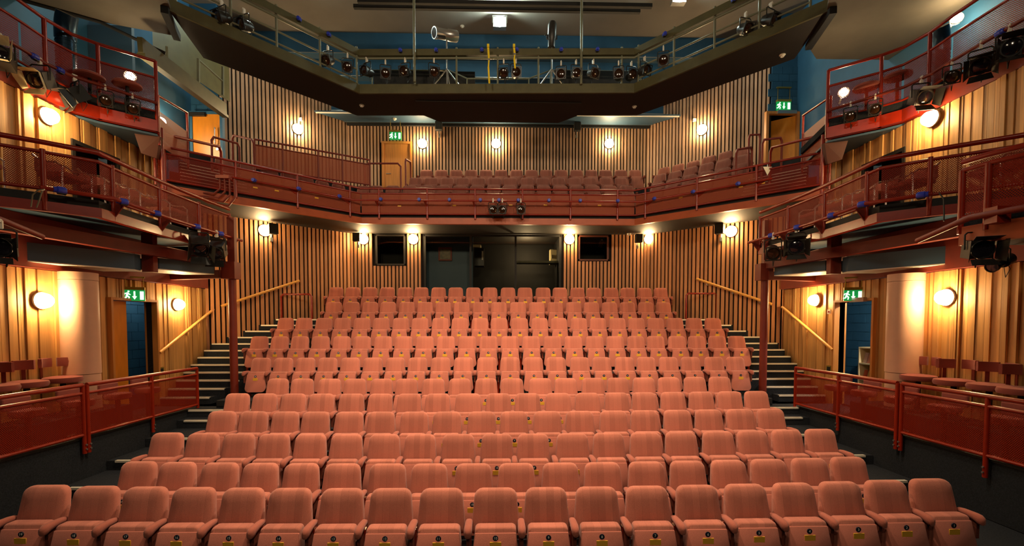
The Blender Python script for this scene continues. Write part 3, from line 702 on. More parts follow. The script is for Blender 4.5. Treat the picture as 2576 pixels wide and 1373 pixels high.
# ================================================================ SIDE STAIRS, POLES, HANDRAILS
for s in (-1, 1):
    st = empty('side_staircase', (PX(s, 6.8), 10.4, FLOORZ), 'dark carpeted staircase with pale nosings climbing beside the stalls, %s' % SIDE[s], 'staircase', 'side staircases')
    for k in range(12):
        z = FLOORZ + .162 * (k + 1); y = 10.40 + .262 * k; y1 = y + .262 if k < 11 else 14.4
        t = max(0, (y - 12.25) / 2.62)
        xo = 7.66 - t * 2.95 ; xi = 6.12 if y < 12.2 else 5.15
        if k == 0: xi = 6.5
        if k == 1: xi = 6.32
        wx = lambda v: min(7.61, 7.72 - (v - 12.25) * 1.121 - .11)
        xo = wx(y)
        stp = MB().prism([(PX(s, xi), y), (PX(s, wx(y)), y), (PX(s, wx(y1)), y1 - .004), (PX(s, xi), y1 - .004)], max(FLOORZ + .01, z - .5), z).build('step', T['carpet'], st)
        xn = wx(y + .05)
        box('nosing', T['nosing'], stp, *sorted((PX(s, xi + .01), PX(s, xn - .01))), y - .012, y + .05, z - .03, z + .006)
    # landing guard frame
    zl = FLOORZ + .162 * 12; 
    a, b = (708, 784) if s < 0 else (1726, 1803)
    pa, pb = hy(a, 770, 13.4), hy(b, 770, 13.4); zt = hy(a, 740 if s < 0 else 738, 13.4).z
    g = empty('landing_guard', (pa.x, 13.4, zl), 'small red hoop rail at the head of the stairs, %s' % SIDE[s], 'railing', 'landing hoops')
    MB().tube([(pa.x, 13.4, zl), (pa.x, 13.4, zt - .06), (pa.x + .06, 13.4, zt), (pb.x - .06, 13.4, zt), (pb.x, 13.4, zt - .06), (pb.x, 13.4, zl)], .028, 10).build('hoop', T['red'], g, True)
    for q in (pa, pb): MB().cyl((q.x, 13.4, zl), (q.x, 13.4, zl + .015), .06).build('foot_plate', T['red'], g)
    # wooden handrails with brackets
    if s < 0: H = [('lower', hx(402, 887, PX(s, 7.60)), hx(537, 778, PX(s, 7.60))), ('upper', hy(557, 770, 12.2), hy(753, 706, 13.62))]
    else: H = [('lower', hx(2095, 880, PX(s, 7.60)), hx(1968, 772, PX(s, 7.60))), ('upper', hy(1942, 765, 12.2), hy(1752, 701, 13.62))]
    for nm, p, q in H:
        h = empty('stair_handrail', p, 'sloping pale wooden handrail, %s flight, %s' % (nm, SIDE[s]), 'handrail', 'wooden handrails')
        MB().cyl(p, q, .036, 10).build('rail', T['handr'], h, True)
        for f in (.15, .5, .85):
            c = p.lerp(q, f); n = Vector((-s, 0, 0)) if nm == 'lower' else Vector((-s * .65, -.75, 0))
            MB().tube([c, c - Vector((0, 0, .06)), c - Vector((0, 0, .06)) - n * .07], .009, 6).cyl(c - Vector((0, 0, .06)) - n * .06, c - Vector((0, 0, .06)) - n * .08, .03).build('bracket', T['steel'], h, True)
    # red pole
    pp = hy(587 if s < 0 else 1921, 850, 10.55)
    po = empty('red_pole', (pp.x, pp.y, FLOORZ), 'round red steel post holding up the side gallery on the %s' % SIDE[s], 'post', 'gallery posts')
    MB().cyl((pp.x, pp.y, FLOORZ), (pp.x, pp.y, 3.62), .082, 20).build('shaft', T['redb'], po, True)
    MB().cyl((pp.x, pp.y, FLOORZ), (pp.x, pp.y, FLOORZ + .03), .15, 20).build('base_plate', T['redb'], po, True)
    MB().box(pp.x - .17, pp.x + .13, pp.y - .12, pp.y + .12, 3.62, 4.0).build('head', T['redb'], po)
    MB().box(pp.x - .06, pp.x + .1, pp.y - .05, pp.y + .05, 4.0, 5.0).build('stub_column', T['redb'], po)
    # column : painted drum over block courses
    c = hx(201 if s < 0 else 2276, 800, PX(s, 7.48))
    cl = empty('round_column', (c.x, c.y, FLOORZ), 'round beige column with coursed base by the exit doorway, %s' % SIDE[s], 'column', 'round columns')
    MB().cyl((c.x, c.y, 1.72), (c.x, c.y, 3.38), .27, 32).build('shaft', T['col'], cl, True)
    MB().cyl((c.x, c.y, 3.385), (c.x, c.y, 3.52), .272, 32).build('collar', T['col'], cl, True)
    for k in range(4): MB().lathe((c.x, c.y, 1.08 + k * .16), [(.255, 0), (.262, .006), (.262, .148), (.255, .154)], 32).build('block_course', T['col'], cl, True)
# ================================================================ CIRCLE FRONT RAIL
cp = [(x, y - .04, 5.74) for x, y in ring(0)]
cp3 = [Vector(p) for p in cp]
def upar(px):        # parameter along circle front where a pixel column meets it
    best = None
    for k in range(0, 3001):
        u = k / 1000; p = at(cp, u)
        d = p - CAM; q = CX + FPX * d.dot(Rt) / d.dot(Fw)
        if best is None or abs(q - px) < best[0]: best = (abs(q - px), u)
    return best[1]
pu = [0] + [upar(q) for q in (594, 749, 881, 954, 1074.5, 1195, 1314.6, 1435, 1553, 1623, 1753, 1902)] + [3]
cr = railing('circle_railing', 'long red mesh balcony railing across the front of the circle', 'railing', cp,
        [('top_rail', .71, .026), ('panel_rail', .57, .022), ('bottom_rail', .0, .022)], pu, (.0, .56), None, -.14, 'perff', pr=.028)
_pan = [o for o in CH[cr.name] if o.name.startswith('mesh_panel')]
for o in (_pan[0], _pan[-1]): o.data.materials[0] = T['perf']
for px, py in ((643, 472), (697, 480), (797, 498), (1005, 518), (1143, 517), (1285, 516), (1372, 516), (1508, 517), (1712, 497), (1863, 470), (1918, 461)):
    p = at(cp, upar(px)); z = hz(px, py, 6.0); t = (p.y / z.y); q = CAM + (z - CAM) * t
    u = upar(px); dv = (at(cp, min(3, u + .01)) - at(cp, max(0, u - .01))).normalized()
    MB().bar(q + Vector((0, -.012, 0)) - dv * .05, q + Vector((0, -.012, 0)) + dv * .05, .004, .035).build('sticker', T['brass'], cr)
off = [Vector((-.19, -.21, 0)), Vector((-.08, -.28, 0)), Vector((.08, -.28, 0)), Vector((.19, -.21, 0))]
bar = [cp3[i] + off[i] + Vector((0, 0, .31)) for i in range(4)]
bar = [at(bar, .33), bar[1], bar[2], at(bar, 2.70)]
lb = MB().tube(bar, .024, 10).build('lighting_pipe', T['red'], cr, True)
for u in pu[1:-1]:
    p = at(cp, u); n = (off[1] if 1 <= u <= 2 else off[0] if u < 1 else off[3])
    mb = MB(); q = p + n
    mb.add([p + Vector((-.008, 0, .18)), p + Vector((-.008, 0, .34)), q + Vector((-.008, 0, .34)), p + Vector((.008, 0, .18)), p + Vector((.008, 0, .34)), q + Vector((.008, 0, .34))],
           [(0, 2, 1), (3, 4, 5), (0, 1, 4, 3), (1, 2, 5, 4), (2, 0, 3, 5)]).build('gusset', T['red'], cr)
# second guard rail round the stair opening, and hoop rails (door side)
def pts_y(L): return [hy(*t) for t in L]
def tube_thing(name, label, cat, parts, m='red', r=.026, group=None):
    root = empty(name, parts[0][1][0], label, cat, group)
    for nm, P in parts: MB().tube(P, r, 10).build(nm, T[m], root, True)
    return root
ga, gb = hy(640, 350, 13.0), hy(930, 410, 15.2)
g2 = railing('stairwell_railing', 'brown mesh guard railing with speckled panels behind the angled circle seats', 'railing', [(ga.x, 13.0, ga.z - 1.05), (hy(800, 383, 14.1).x, 14.1, hy(800, 383, 14.1).z - 1.0), (gb.x, 15.2, gb.z - .95)],
        [('top_rail', 1.05, .026), ('panel_rail', .9, .02), ('bottom_rail', .25, .02)], [0, .42, 1, 1.45, 2], (.25, .9), None, 0, 'perff', 'redb')
def hoop(px0, px1, py0, py1, Y0, Y1, zb, name, label):
    a, b = hy(px0, py0, Y0), hy(px1, py1, Y1)
    d = (b - a) * .08
    return tube_thing(name, label, 'railing', [('hoop', [(a.x, a.y, zb), a - Vector((0, 0, .1)), a + d, b - d, b - Vector((0, 0, .1)), (b.x, b.y, zb)])], 'redb', .03)
hoop(532, 602, 343, 362, 12.2, 12.9, 6.1, 'aisle_hoop_rail', 'red hoop rail in front of the orange upper door')
hoop(584, 638, 340, 352, 13.6, 13.0, 6.1, 'aisle_hoop_rail', 'red hoop rail beside the slatted wall near the orange upper door')
hoop(918, 1008, 411, 411, 15.2, 15.2, 6.3, 'aisle_hoop_rail', 'red hoop rail in front of the timber circle door')
hoop(1020, 1033, 400, 408, 15.3, 16.2, 6.3, 'aisle_hoop_rail', 'short red step rail at the timber circle door edge')
hoop(1852, 1892, 377, 370, 12.2, 12.8, 6.1, 'aisle_hoop_rail', 'red hoop rail among the angled circle seats at the bookcase side')
hoop(1918, 1967, 352, 346, 12.0, 12.6, 6.1, 'aisle_hoop_rail', 'red hoop rail before the open upper door')
hoop(1884, 1912, 340, 338, 13.2, 13.3, 6.1, 'aisle_hoop_rail', 'tall twisted red rail loop beside the open upper door')
for s in (-1, 1):   # upper end rails of the circle: from the tall post toward the hoops, and step nosings behind the mesh
    if s < 0: a, b = hy(412, 337, 10.25), hy(556, 370, 12.0)
    else: a, b = hy(2078, 337, 10.25), hy(1938, 372, 12.0)
    d = b - a
    tube_thing('circle_end_rail', 'red upper handrail from the tall gallery post down the circle end steps, %s' % SIDE[s], 'railing',
               [('top_rail', [a, b - d * .04, b - Vector((0, 0, .12)), (b.x, b.y, 6.1)]), ('tall_post', [(a.x, a.y, 5.2), (a.x, a.y, a.z + .02)])], 'red', .034, 'circle end rails')
    es = empty('circle_end_steps', (PX(s, 7.0), 11.4, 5.75), 'flight of pale nosed steps behind the mesh at the circle end, %s' % SIDE[s], 'staircase', 'circle end steps')
    for k in range(6):
        z = 5.75 + .15 * (k + 1); u = .28 * k
        c = [(PX(s, 7.25 + u * .55), 10.75 + u * .8), (PX(s, 6.25 + u * .55), 11.75 + u * .8), (PX(s, 6.25 + u * .55 + .2), 11.75 + u * .8 + .3), (PX(s, 7.25 + u * .55 + .2), 10.75 + u * .8 + .3)]
        sp = MB().prism(c, 5.745, z).build('step', T['carpet'], es)
        c2 = [c[0], c[1], (PX(s, 6.25 + u * .55 + .04), 11.75 + u * .8 + .05), (PX(s, 7.25 + u * .55 + .04), 10.75 + u * .8 + .05)]
        MB().prism(c2, z + .001, z + .02).build('nosing', T['nosing'], sp)
# ================================================================ SIDE GALLERIES (first level)
TZ = 5.25
PIPE1, PIPE2 = {}, {}
def on_path(path, px):
    best = None
    for k in range(0, (len(path) - 1) * 400 + 1):
        p = at(path, k / 400); d = p - CAM; q = CX + FPX * d.dot(Rt) / d.dot(Fw)
        if best is None or abs(q - px) < best[0]: best = (abs(q - px), p)
    return best[1]
Lpx = [(0, 338.5), (106, 357), (246, 384), (281, 400), (400, 455), (499, 496), (576, 526)]
LP = []
for a, b in Lpx:
    p = hz(a, b, TZ); LP.append((-(p.x - XC), p.y))
e0 = Vector(LP[0]); e1 = Vector(LP[1]); ex = e0 + (e0 - e1).normalized() * .9
LP = [(ex.x, ex.y)] + LP
for s in (-1, 1):
    P = [(PX(s, lx), y, 4.53) for lx, y in LP]
    nm = SIDE[s]
    r = railing('gallery_railing', 'red perforated gallery railing at circle level on the %s' % nm, 'railing', P,
                [('top_rail', TZ - 4.53, .036), ('panel_rail', .58, .026), ('bottom_rail', .05, .026)], [2, 4, 5, 6, 7], (.07, .58), .62, -.26, 'perf', pr=.034, group='gallery railings')
    o = Vector((-s * .22, 0, .02)); o2 = Vector((-s * .12, -.18, .02))
    pipe = [Vector(P[2]) + o2, Vector(P[3]) + o, Vector(P[5]) + o, Vector(P[7]) + o + Vector((0, .1, 0))]
    PIPE1[s] = pipe
    MB().tube(pipe, .03, 10).build('lighting_pipe', T['red'], r, True)
    for u in (2, 4, 5, 6, 7):
        p = at(P, u); q = p + (o2 if u < 3 else o)
        MB().add([p + Vector((0, -.01, -.24)), p + Vector((0, -.01, .05)), q + Vector((0, -.01, .02)), p + Vector((0, .01, -.24)), p + Vector((0, .01, .05)), q + Vector((0, .01, .02))],
                 [(0, 2, 1), (3, 4, 5), (0, 1, 4, 3), (1, 2, 5, 4), (2, 0, 3, 5)]).build('gusset', T['redb'], r)
    poly = [(p[0], p[1]) for p in P]
    inn = [(PX(s, 7.88), LP[-1][1] + .3), (PX(s, 7.88), LP[0][1])]
    def offp(d): return [(x + s * d, y) for x, y in poly]
    wl_ = [(PX(s, 7.88), y) for x, y in poly]
    S(MB().strip(offp(.05), wl_, 4.42, 4.52).build('floor', T['carpet']))
    S(MB().strip(offp(.05), wl_, 4.385, 4.415).build('ceiling', T['bluec']))
    S(MB().strip(offp(-.03), offp(.07), 4.255, 4.40).build('trim_%d' % (11 if s < 0 else 12), T['red']))
    S(MB().strip(offp(.01), offp(.045), 4.40, 4.52).build('trim_%d' % (13 if s < 0 else 14), T['blackm']))
    # steel under the gallery
    MBb = MB().bar((PX(s, 7.7), 6.3, 4.13), (PX(s, 6.2), 10.5, 3.98), .14, .2)
    bm = MBb.build('raking_beam', T['redb']); tag(bm, 'long red raking beam under the gallery on the %s' % nm, 'beam', 'gallery beams')
    b2 = MB().bar((PX(s, 6.2), 10.45, 3.72), (PX(s, 7.6), 10.9, 3.72), .12, .18).build('cross_beam', T['redb']); tag(b2, 'short red beam from post head to side wall, %s' % nm, 'beam', 'gallery beams')
    b3 = MB().bar((PX(s, 6.82), 9.18, 3.62), (PX(s, 6.82), 9.18, 4.37), .12, .22).build('hanger', T['redb']); tag(b3, 'red hanger plate between the two blue bulkheads, %s' % nm, 'beam', 'gallery hangers')
    for q, (poly2, zb) in enumerate(((((7.71, 7.45), (6.86, 8.85), (6.9, 9.05), (7.71, 9.05)), 3.62), (((6.80, 9.40), (6.30, 10.35), (7.0, 10.4), (7.71, 9.6)), 3.70))):
        bh = empty('bulkhead_box', (PX(s, poly2[1][0]), poly2[1][1], zb), 'blue boxed duct under the gallery, %s, %s' % (('longer one', 'shorter one by the red post')[q], nm), 'duct', 'blue bulkheads')
        MB().prism([(PX(s, a), b) for a, b in poly2], zb + .02, 3.93).build('casing', T['bluec'], bh)
        MB().prism([(PX(s, a), b) for a, b in poly2], zb, zb + .018).build('bottom_panel', T['white'], bh)
    # tub chairs behind the mesh
    for k, (lx, y) in enumerate(((7.45, 6.75), (6.80, 7.45), (6.72, 8.1), (6.72, 8.85), (6.72, 9.6))):
        c = empty('gallery_chair', (PX(s, lx), y, 4.52), 'pink upholstered chair with tubular frame behind gallery mesh, %s from the stage, %s' % (ORD[k], nm), 'chair', 'gallery chairs')
        X = PX(s, lx)
        MB().box(X - .22, X + .22, y - .22, y + .22, 4.86, 4.94).build('seat', T['fabp'], c, bevel=.02)
        MB().box(X + s * .18, X + s * .25, y - .22, y + .22, 4.94, 5.15).build('backrest', T['fabp'], c, bevel=.02)
        for q in (-.25, .25):
            MB().tube([(X - s * .2, y + q, 4.525), (X - s * .2, y + q, 5.0), (X - s * .12, y + q, 5.06), (X + s * .1, y + q, 5.08), (X + s * .24, y + q, 5.18)], .014, 6).build('frame', T['steel'], c, True)
    # doorway opening shade in the upper boards
# near stage-side boxes
for s in (-1, 1):
    nm = SIDE[s]
    zr = 4.50
    db = .30 if s < 0 else .13
    P = [(PX(s, 5.50 + db), 5.46, 3.86), (PX(s, 5.54 + db), 5.20, 3.86), (PX(s, 5.72 + db), 4.75, 3.86), (PX(s, 6.0 + db), 4.2, 3.86)]
    r = railing('stage_box_railing', 'close red mesh railing of the stage box on the %s' % nm, 'railing', P,
                [('top_rail', .70, .034), ('panel_rail', .60, .028), ('bottom_rail', .03, .026)], [0, 1, 3], (.04, .60), .60, -.16, pr=.034, group='stage boxes')
    MB().tube([Vector(P[0]) + Vector((-s * .02, .55, -.14)), Vector(P[1]) + Vector((-s * .2, 0, -.02)), Vector(P[3]) + Vector((-s * .2, 0, .02))], .035, 10).build('lighting_pipe', T['redb'], r, True)
    x1 = PX(s, 5.5)
    MB().box(*sorted((PX(s, 5.42 + db), PX(s, 5.58 + db))), 4.98, 5.12, 3.74, 3.92).build('junction_box', T['red'], r)
    poly = [(p[0], p[1]) for p in P]
    S(MB().prism(poly + [(PX(s, 7.7), 4.2), (PX(s, 7.7), 5.46)], 3.73, 3.84).build('floor', T['carpet']))
    S(MB().strip([(x - s * .02, y) for x, y in poly], [(x + s * .08, y) for x, y in poly], 3.56, 3.78).build('trim_%d' % (15 if s < 0 else 16), T['redm']))
    S(MB().prism([(x + s * .1, y) for x, y in poly] + [(PX(s, 7.7), 4.2), (PX(s, 7.7), 5.4)], 3.57, 3.60).build('ceiling', T['bluec']))
# ================================================================ SECOND LEVEL GALLERIES
Z2 = 7.93
for s in (-1, 1):
    nm = SIDE[s]
    U = [(391, 154), (245, 110), (183, 87), (110, 46), (46, 0)]
    Q = []
    for a, b in U:
        p = hz(a, b, Z2); Q.append((-(p.x - XC), p.y))
    Q = Q + [(Q[-1][0], 5.2)]
    P = [(PX(s, lx), y, 6.9) for lx, y in Q]
    r = railing('upper_gallery_railing', 'red second level gallery railing hung with lanterns on the %s' % nm, 'railing', P,
                [('top_rail', 1.03, .03), ('panel_rail', .70, .024), ('bottom_rail', .03, .022)], [0, 1, 3], (.04, .70), 1.03, -.38, group='upper gallery railings', pr=.034)
    o = Vector((-s * .16, -.20, .17))
    pipe = [Vector(P[0]) + Vector((-s * .05, -.05, .17))] + [Vector(p) + o for p in P[1:]]
    PIPE2[s] = pipe
    MB().tube(pipe, .028, 10).build('lighting_pipe', T['redb'], r, True)
    poly = [(p[0], p[1]) for p in P[:4]]
    S(MB().strip([(x - s * .03, y - .03) for x, y in poly], [(x + s * .06, y + .06) for x, y in poly], 6.52, 6.74).build('trim_%d' % (17 if s < 0 else 18), T['red']))
    S(MB().strip([(x, y) for x, y in poly], [(x + s * .05, y + .05) for x, y in poly], 6.74, 6.91).build('trim_%d' % (19 if s < 0 else 20), T['carpet']))
    A_ = [(x + s * .05, y + .05) for x, y in [(p[0], p[1]) for p in P]]
    B_ = [(PX(s, 9.3), 10.2)] + [(PX(s, 9.3), y + .05) for x, y in [(p[0], p[1]) for p in P[1:]]]
    fl2 = S(MB().strip(A_, B_, 6.76, 6.90).prism([A_[0], B_[0], (PX(s, 9.3), 11.2), (PX(s, 7.4), 11.2)], 6.76, 6.90).build('floor', T['carpet']))
    S(MB().strip(A_[:4], B_[:4], 6.46, 6.5).prism([A_[0], B_[0], (PX(s, 9.3), 11.1), (PX(s, 7.4), 11.1)], 6.46, 6.5).build('ceiling', T['bluec']))
    # descending stair panel with rails from the gallery end
    if s < 0: a, b = hy(397, 240, 9.8), hy(470, 283, 11.2)
    else: a, b = hy(2090, 243, 9.8), hy(2021, 290, 11.2)
    zb = 6.3
    d2 = empty('gallery_stair_guard', (a.x, a.y, zb), 'red framed sheet guard stepping down behind the tall post, %s' % nm, 'railing', 'gallery stair guards')
    MB().tube([a, b, b - Vector((0, 0, .1)), (b.x, b.y, zb)], .026, 10).build('top_rail', T['red'], d2, True)
    MB().cyl((a.x, a.y, zb), a, .028).build('post', T['red'], d2, True)
    mb = MB().add([(a.x, a.y, zb), (b.x, b.y, zb + .1), (b.x, b.y, b.z - .45), (a.x, a.y, a.z - .3)], [(0, 1, 2, 3)]); mb.uv = [(0, 0), (1.5, 0), (1.5, 1), (0, 1.2)]
    mb.build('mesh_panel', T['perff'], d2)
    # tall end post and the brown haunch below the gallery nose
    e = P[0]
    tp = MB().cyl((e[0] + s * .1, e[1] + .25, 4.6), (e[0] + s * .1, e[1] + .25, 6.7), .036, 12).build('tall_post', T['red'], None, True); tag(tp, 'tall round red post at the nose of the upper gallery, %s' % nm, 'post', 'tall gallery posts')
    hq = [(e[0] + s * .03, e[1] + .10, 6.47), (e[0] + s * .42, e[1] - .06, 6.47), (e[0] + s * .36, e[1] + .02, 6.10), (e[0] + s * .14, e[1] + .14, 6.04)]
    hb = MB().add(hq + [(a_, b_ + .10, c_) for a_, b_, c_ in hq], [(0, 1, 2, 3), (7, 6, 5, 4), (0, 4, 5, 1), (1, 5, 6, 2), (2, 6, 7, 3), (3, 7, 4, 0)]).build('haunch', T['brown']); tag(hb, 'brown steel haunch under the nose of the upper gallery, %s' % nm, 'bracket', 'gallery haunches')
    # stools on the gallery
    for k, (px, py, Y) in enumerate(((320, 211, 9.3), (225, 190, 9.0)) if s < 0 else ((2180, 217, 9.3), (2258, 190, 9.0))):
        c = hy(px, py, Y); st = empty('gallery_stool', (c.x, c.y, 6.9), 'round topped stool on the upper gallery %s, %s' % (('beside the glowing lamp', 'further from the lamp')[k], nm), 'stool', 'upper gallery stools')
        MB().lathe((c.x, c.y, c.z), [(.2, -.05), (.235, -.035), (.235, 0), (.2, .02)], 24).build('seat', T['stool'], st, True)
        MB().cyl((c.x, c.y, 6.9), (c.x, c.y, c.z - .05), .03).build('pedestal', T['blackm'], st, True)
    # spiral duct
    px, Y = (165, 8.9) if s < 0 else (2366, 8.9)
    c = hy(px, 100, Y); dt = empty('spiral_duct', (c.x, c.y, 6.9), 'blue metal duct pipe with elbow behind the upper gallery, %s' % nm, 'duct', 'spiral ducts')
    prof = []
    n = 14
    for k in range(n): 
        z = 6.9 + 1.0 * k / n; prof += [(.15, z), (.15, z + .06), (.156, z + .062), (.156, z + .068)]
    MB().lathe((c.x, c.y, 0), prof, 20).build('riser', T['duct'], dt, True)
    MB().tube([(c.x, c.y, 7.88), (c.x - s * .01, c.y - .01, 8.02), (c.x - s * .05, c.y - .04, 8.16), (c.x - s * .12, c.y - .08, 8.30)], .16, 20).build('elbow', T['duct'], dt, True)
    # sloping stringer stair to the lighting gantry
    if s < 0:
        a, b = hy(352, 112, 9.9), hy(566, 275, 13.3)
        sg = empty('gantry_stair', b, 'olive steel stair stringer rising to the lighting gantry above the orange door', 'staircase')
        MB().bar(a, b, .10, .30).build('stringer', T['gant'], sg); MB().bar(a + Vector((0, .02, -.19)), b + Vector((0, .02, -.19)), .16, .07).build('flange', T['gant'], sg)
        for px, p0, p1, Y in ((420, 118, 152, 11.0), (499, 148, 212, 12.2), (560, 168, 240, 13.0)):
            MB().cyl(hy(px, p1, Y), hy(px, p0, Y), .035).build('post', T['gantp'], sg, True)
        MB().cyl(hy(499, 150, 12.2), hy(560, 205, 13.0), .028).build('handrail', T['gantp'], sg, True)
        S(MB().prism([(hy(405, 200, 11.0).x - .6, 11.6), (hy(572, 200, 14.1).x, 14.1), (hy(572, 200, 14.1).x, 14.2), (hy(405, 200, 11.0).x - .6, 11.7)], 9.25, 10.6).build('wall_stair', T['gant']))
# ================================================================ GANTRY RAIL, BEAM, BACK CLOTH
gp = [Vector((x, y, ZG + .25)) for x, y in gring(.03)]
def gpar(px):
    best = None
    for k in range(0, 3001, 2):
        u = k / 1000; p = at(gp, u); d = p + Vector((0, 0, .4)) - CAM; q = CX + FPX * d.dot(Rt) / d.dot(Fw)
        if best is None or abs(q - px) < best[0]: best = (abs(q - px), u)
    return best[1]
gpu = [gpar(q) for q in (440, 580, 695, 805, 898, 1043, 1148, 1252, 1355, 1462, 1564, 1606, 1696, 1798, 1911, 2040)]
gr = railing('gantry_railing', 'grey green tubular railing of the overhead lighting gantry', 'railing', gp, [('handrail', .70, .030)], gpu, None, .98, 0, pr=.028, rm='gantp')
for lo in (.38, .10):
    for i, (u0, u1) in enumerate(((gpu[0], gpu[4]), (gpu[11], gpu[15]))):
        MB().cyl(at(gp, u0) + Vector((0, 0, lo)), at(gp, u1) + Vector((0, 0, lo)), .022, 8).build('mid_rail', T['gantp'], gr, True)
bmq = gring(-.03); bmr = gring(.10)
MB().strip(bmq, bmr, ZG + 1.00, ZG + 1.17).build('lighting_beam', T['gant'], gr)
# hanging rods
for k, (px, pt) in enumerate(((1043, -20), (1462, -20))):
    p0, p1 = hy(px, 212, 12.62), hy(px, pt, 12.62)
    h = MB().cyl((p0.x, 12.62, ZG + .2), (p0.x, 12.62, 12.45), .035, 10).build('hanger_rod', T['gantp'], None, True)
    tag(h, 'vertical grey rod hanging the gantry from the roof, beside the %s followspot' % ('silver', 'black')[k], 'rod', 'gantry hangers')
cl = gring(1.28)
ch = MB()
ch.box(hy(940, 190, 13.75).x, hy(1195, 190, 13.75).x, 13.74, 13.77, ZG + .17, hy(1000, 178, 13.75).z); c1 = ch.build('drape_panel', T['blackm']); tag(c1, 'dark cloth on the gantry back rail behind the silver followspot side', 'cloth', 'gantry cloths')
ch = MB().box(hy(1395, 190, 13.75).x, hy(1608, 190, 13.75).x, 13.74, 13.77, ZG + .17, hy(1500, 178, 13.75).z); c2 = ch.build('drape_panel', T['blackm']); tag(c2, 'dark cloth on the gantry back rail behind the black followspot side', 'cloth', 'gantry cloths')
br = tube_thing('gantry_back_rail', 'thin grey rail along the back edge of the lighting gantry', 'railing',
   [('rail', [hy(936, 177, 13.8), hy(1130, 177, 13.8), hy(1175, 198, 13.2), hy(1330, 198, 13.2), hy(1385, 177, 13.8), hy(1612, 180, 13.8)])], 'gantp', .02)
for px in (936, 1130, 1175, 1330, 1385, 1612):
    p = hy(px, 178 if px not in (1175, 1330) else 198, 13.8 if px not in (1175, 1330) else 13.2); MB().cyl((p.x, p.y, ZG + .16), p, .018, 8).build('post', T['gantp'], br, True)
# ================================================================ LANTERNS
def make_lantern(kind):
    r = empty('stage_lantern', (0, 0, 0))
    MB().box(-.02, .02, -.03, .03, -.09, .03).tube([(0, -.04, .0), (0, -.03, .04), (0, .03, .04), (0, .045, 0)], .012, 6).build('hook_clamp', T['white'], r, False, True)
    W = .15 if kind != 'profile' else .12
    MB().tube([(-W, 0, -.34), (-W, 0, -.12), (-W + .03, 0, -.09), (W - .03, 0, -.09), (W, 0, -.12), (W, 0, -.34)], .012, 6).build('yoke', T['black'], r, True, True)
    b = MB()
    if kind == 'can': b.lathe((0, 0, 0), [(.06, -.2), (.10, -.19), (.125, -.12), (.125, .0), (.135, .0), (.135, .13), (.118, .13), (.118, .1)], 20, 'y')
    elif kind == 'profile': b.lathe((0, 0, 0), [(.05, -.26), (.105, -.24), (.11, -.05), (.08, -.03), (.08, .2), (.1, .2), (.1, .27), (.085, .27), (.085, .24)], 20, 'y')
    else: b.box(-.13, .13, -.12, .16, -.13, .13).lathe((0, 0, 0), [(.12, .12), (.135, .13), (.135, .16), (.12, .16), (.12, .145)], 20, 'y')
    body = b.build('body', T['black'], r, True, True); body.location = (0, 0, -.34)
    yl = {'can': -.105, 'profile': -.245, 'box': -.15}[kind]
    MB().lathe((0, yl, 0), [(.115 if kind != 'profile' else .083, -.004), (.08, .012), (.001, .02)], 20, 'y').build('lens', T['lens' if kind == 'can' else 'lensd'], body, True, True)
    if kind == 'can':   # square colour frame
        MB().box(-.14, .14, -.14, -.128, .118, .14).box(-.14, .14, -.14, -.128, -.14, -.118).box(-.14, -.118, -.14, -.128, -.118, .118).box(.118, .14, -.14, -.128, -.118, .118).build('colour_frame', T['black'], body, False, True)
    if kind == 'box':
        for q in range(4):
            m = Matrix.Rotation(q * math.pi / 2, 4, 'Y') @ Matrix.Translation((0, -.16, .135)) @ Matrix.Rotation(math.radians(-24), 4, 'X')
            MB().add([m @ Vector(v) for v in ((-.13, 0, -.002), (.13, 0, -.002), (.16, -.17, -.002), (-.16, -.17, -.002), (-.13, 0, .002), (.13, 0, .002), (.16, -.17, .002), (-.16, -.17, .002))],
                     [(3,2,1,0),(4,5,6,7),(0,1,5,4),(1,2,6,5),(2,3,7,6),(3,0,4,7)]).build('barn_door', T['black'], body, False, True)
    MB().tube([(0, .12, -.30), (.05, .16, -.45), (.02, .1, -.6), (0, .06, -.35)], .006, 5).build('cable', T['rubber'], r, True, True)
    return r
PROTO = {k: [make_lantern(k), False] for k in ('can', 'profile', 'box')}
def lantern(kind, p, label, group, yaw=0, tilt=25, sc=1, roll=0):
    pr = PROTO[kind]
    if pr[1]: o = copy_tree(pr[0])
    else: o = pr[0]; pr[1] = True
    o.location = p; o.rotation_euler = (0, math.radians(roll), math.radians(yaw)); o.scale = (sc, sc, sc); tag(o, label, 'stage light', group)
    for k in CH[o.name]:
        if k.name.startswith('body'): k.rotation_euler = (math.radians(tilt), 0, 0)
    return o
# along the gantry handrail (hang from rail at zg+.70)
GX = [(558, 44), (615, 64), (826, 152), (875, 170), (924, 180), (970, 186), (1020, 181), (1092, 182), (1268, 184), (1298, 184), (1412, 189), (1449, 186), (1492, 185), (1556, 189), (1588, 190), (1621, 178), (1668, 153), (1875, 73), (1938, 50)]
for i, (px, py) in enumerate(GX):
    u = gpar(px); p = at(gp, u) + Vector((0, -.02, .70))
    zt = hy(px, py, p.y).z + .33
    if abs(zt - p.z) < .35: p.z = zt
    lantern('can', p, 'black lantern hanging from the overhead gantry handrail, %s from the orange door side' % ORD[i], 'gantry lanterns', [-25, -20, -12, 8, -30, 12, -14, 18, -8, 6, -10, 5, 20, -12, 10, 25, -18, 12, 25][i], [20, 15, 30, 24, 10, 22, 18, 26, 30, 14, 12, 16, 24, 8, 12, 18, 22, 28, 26][i], .96)
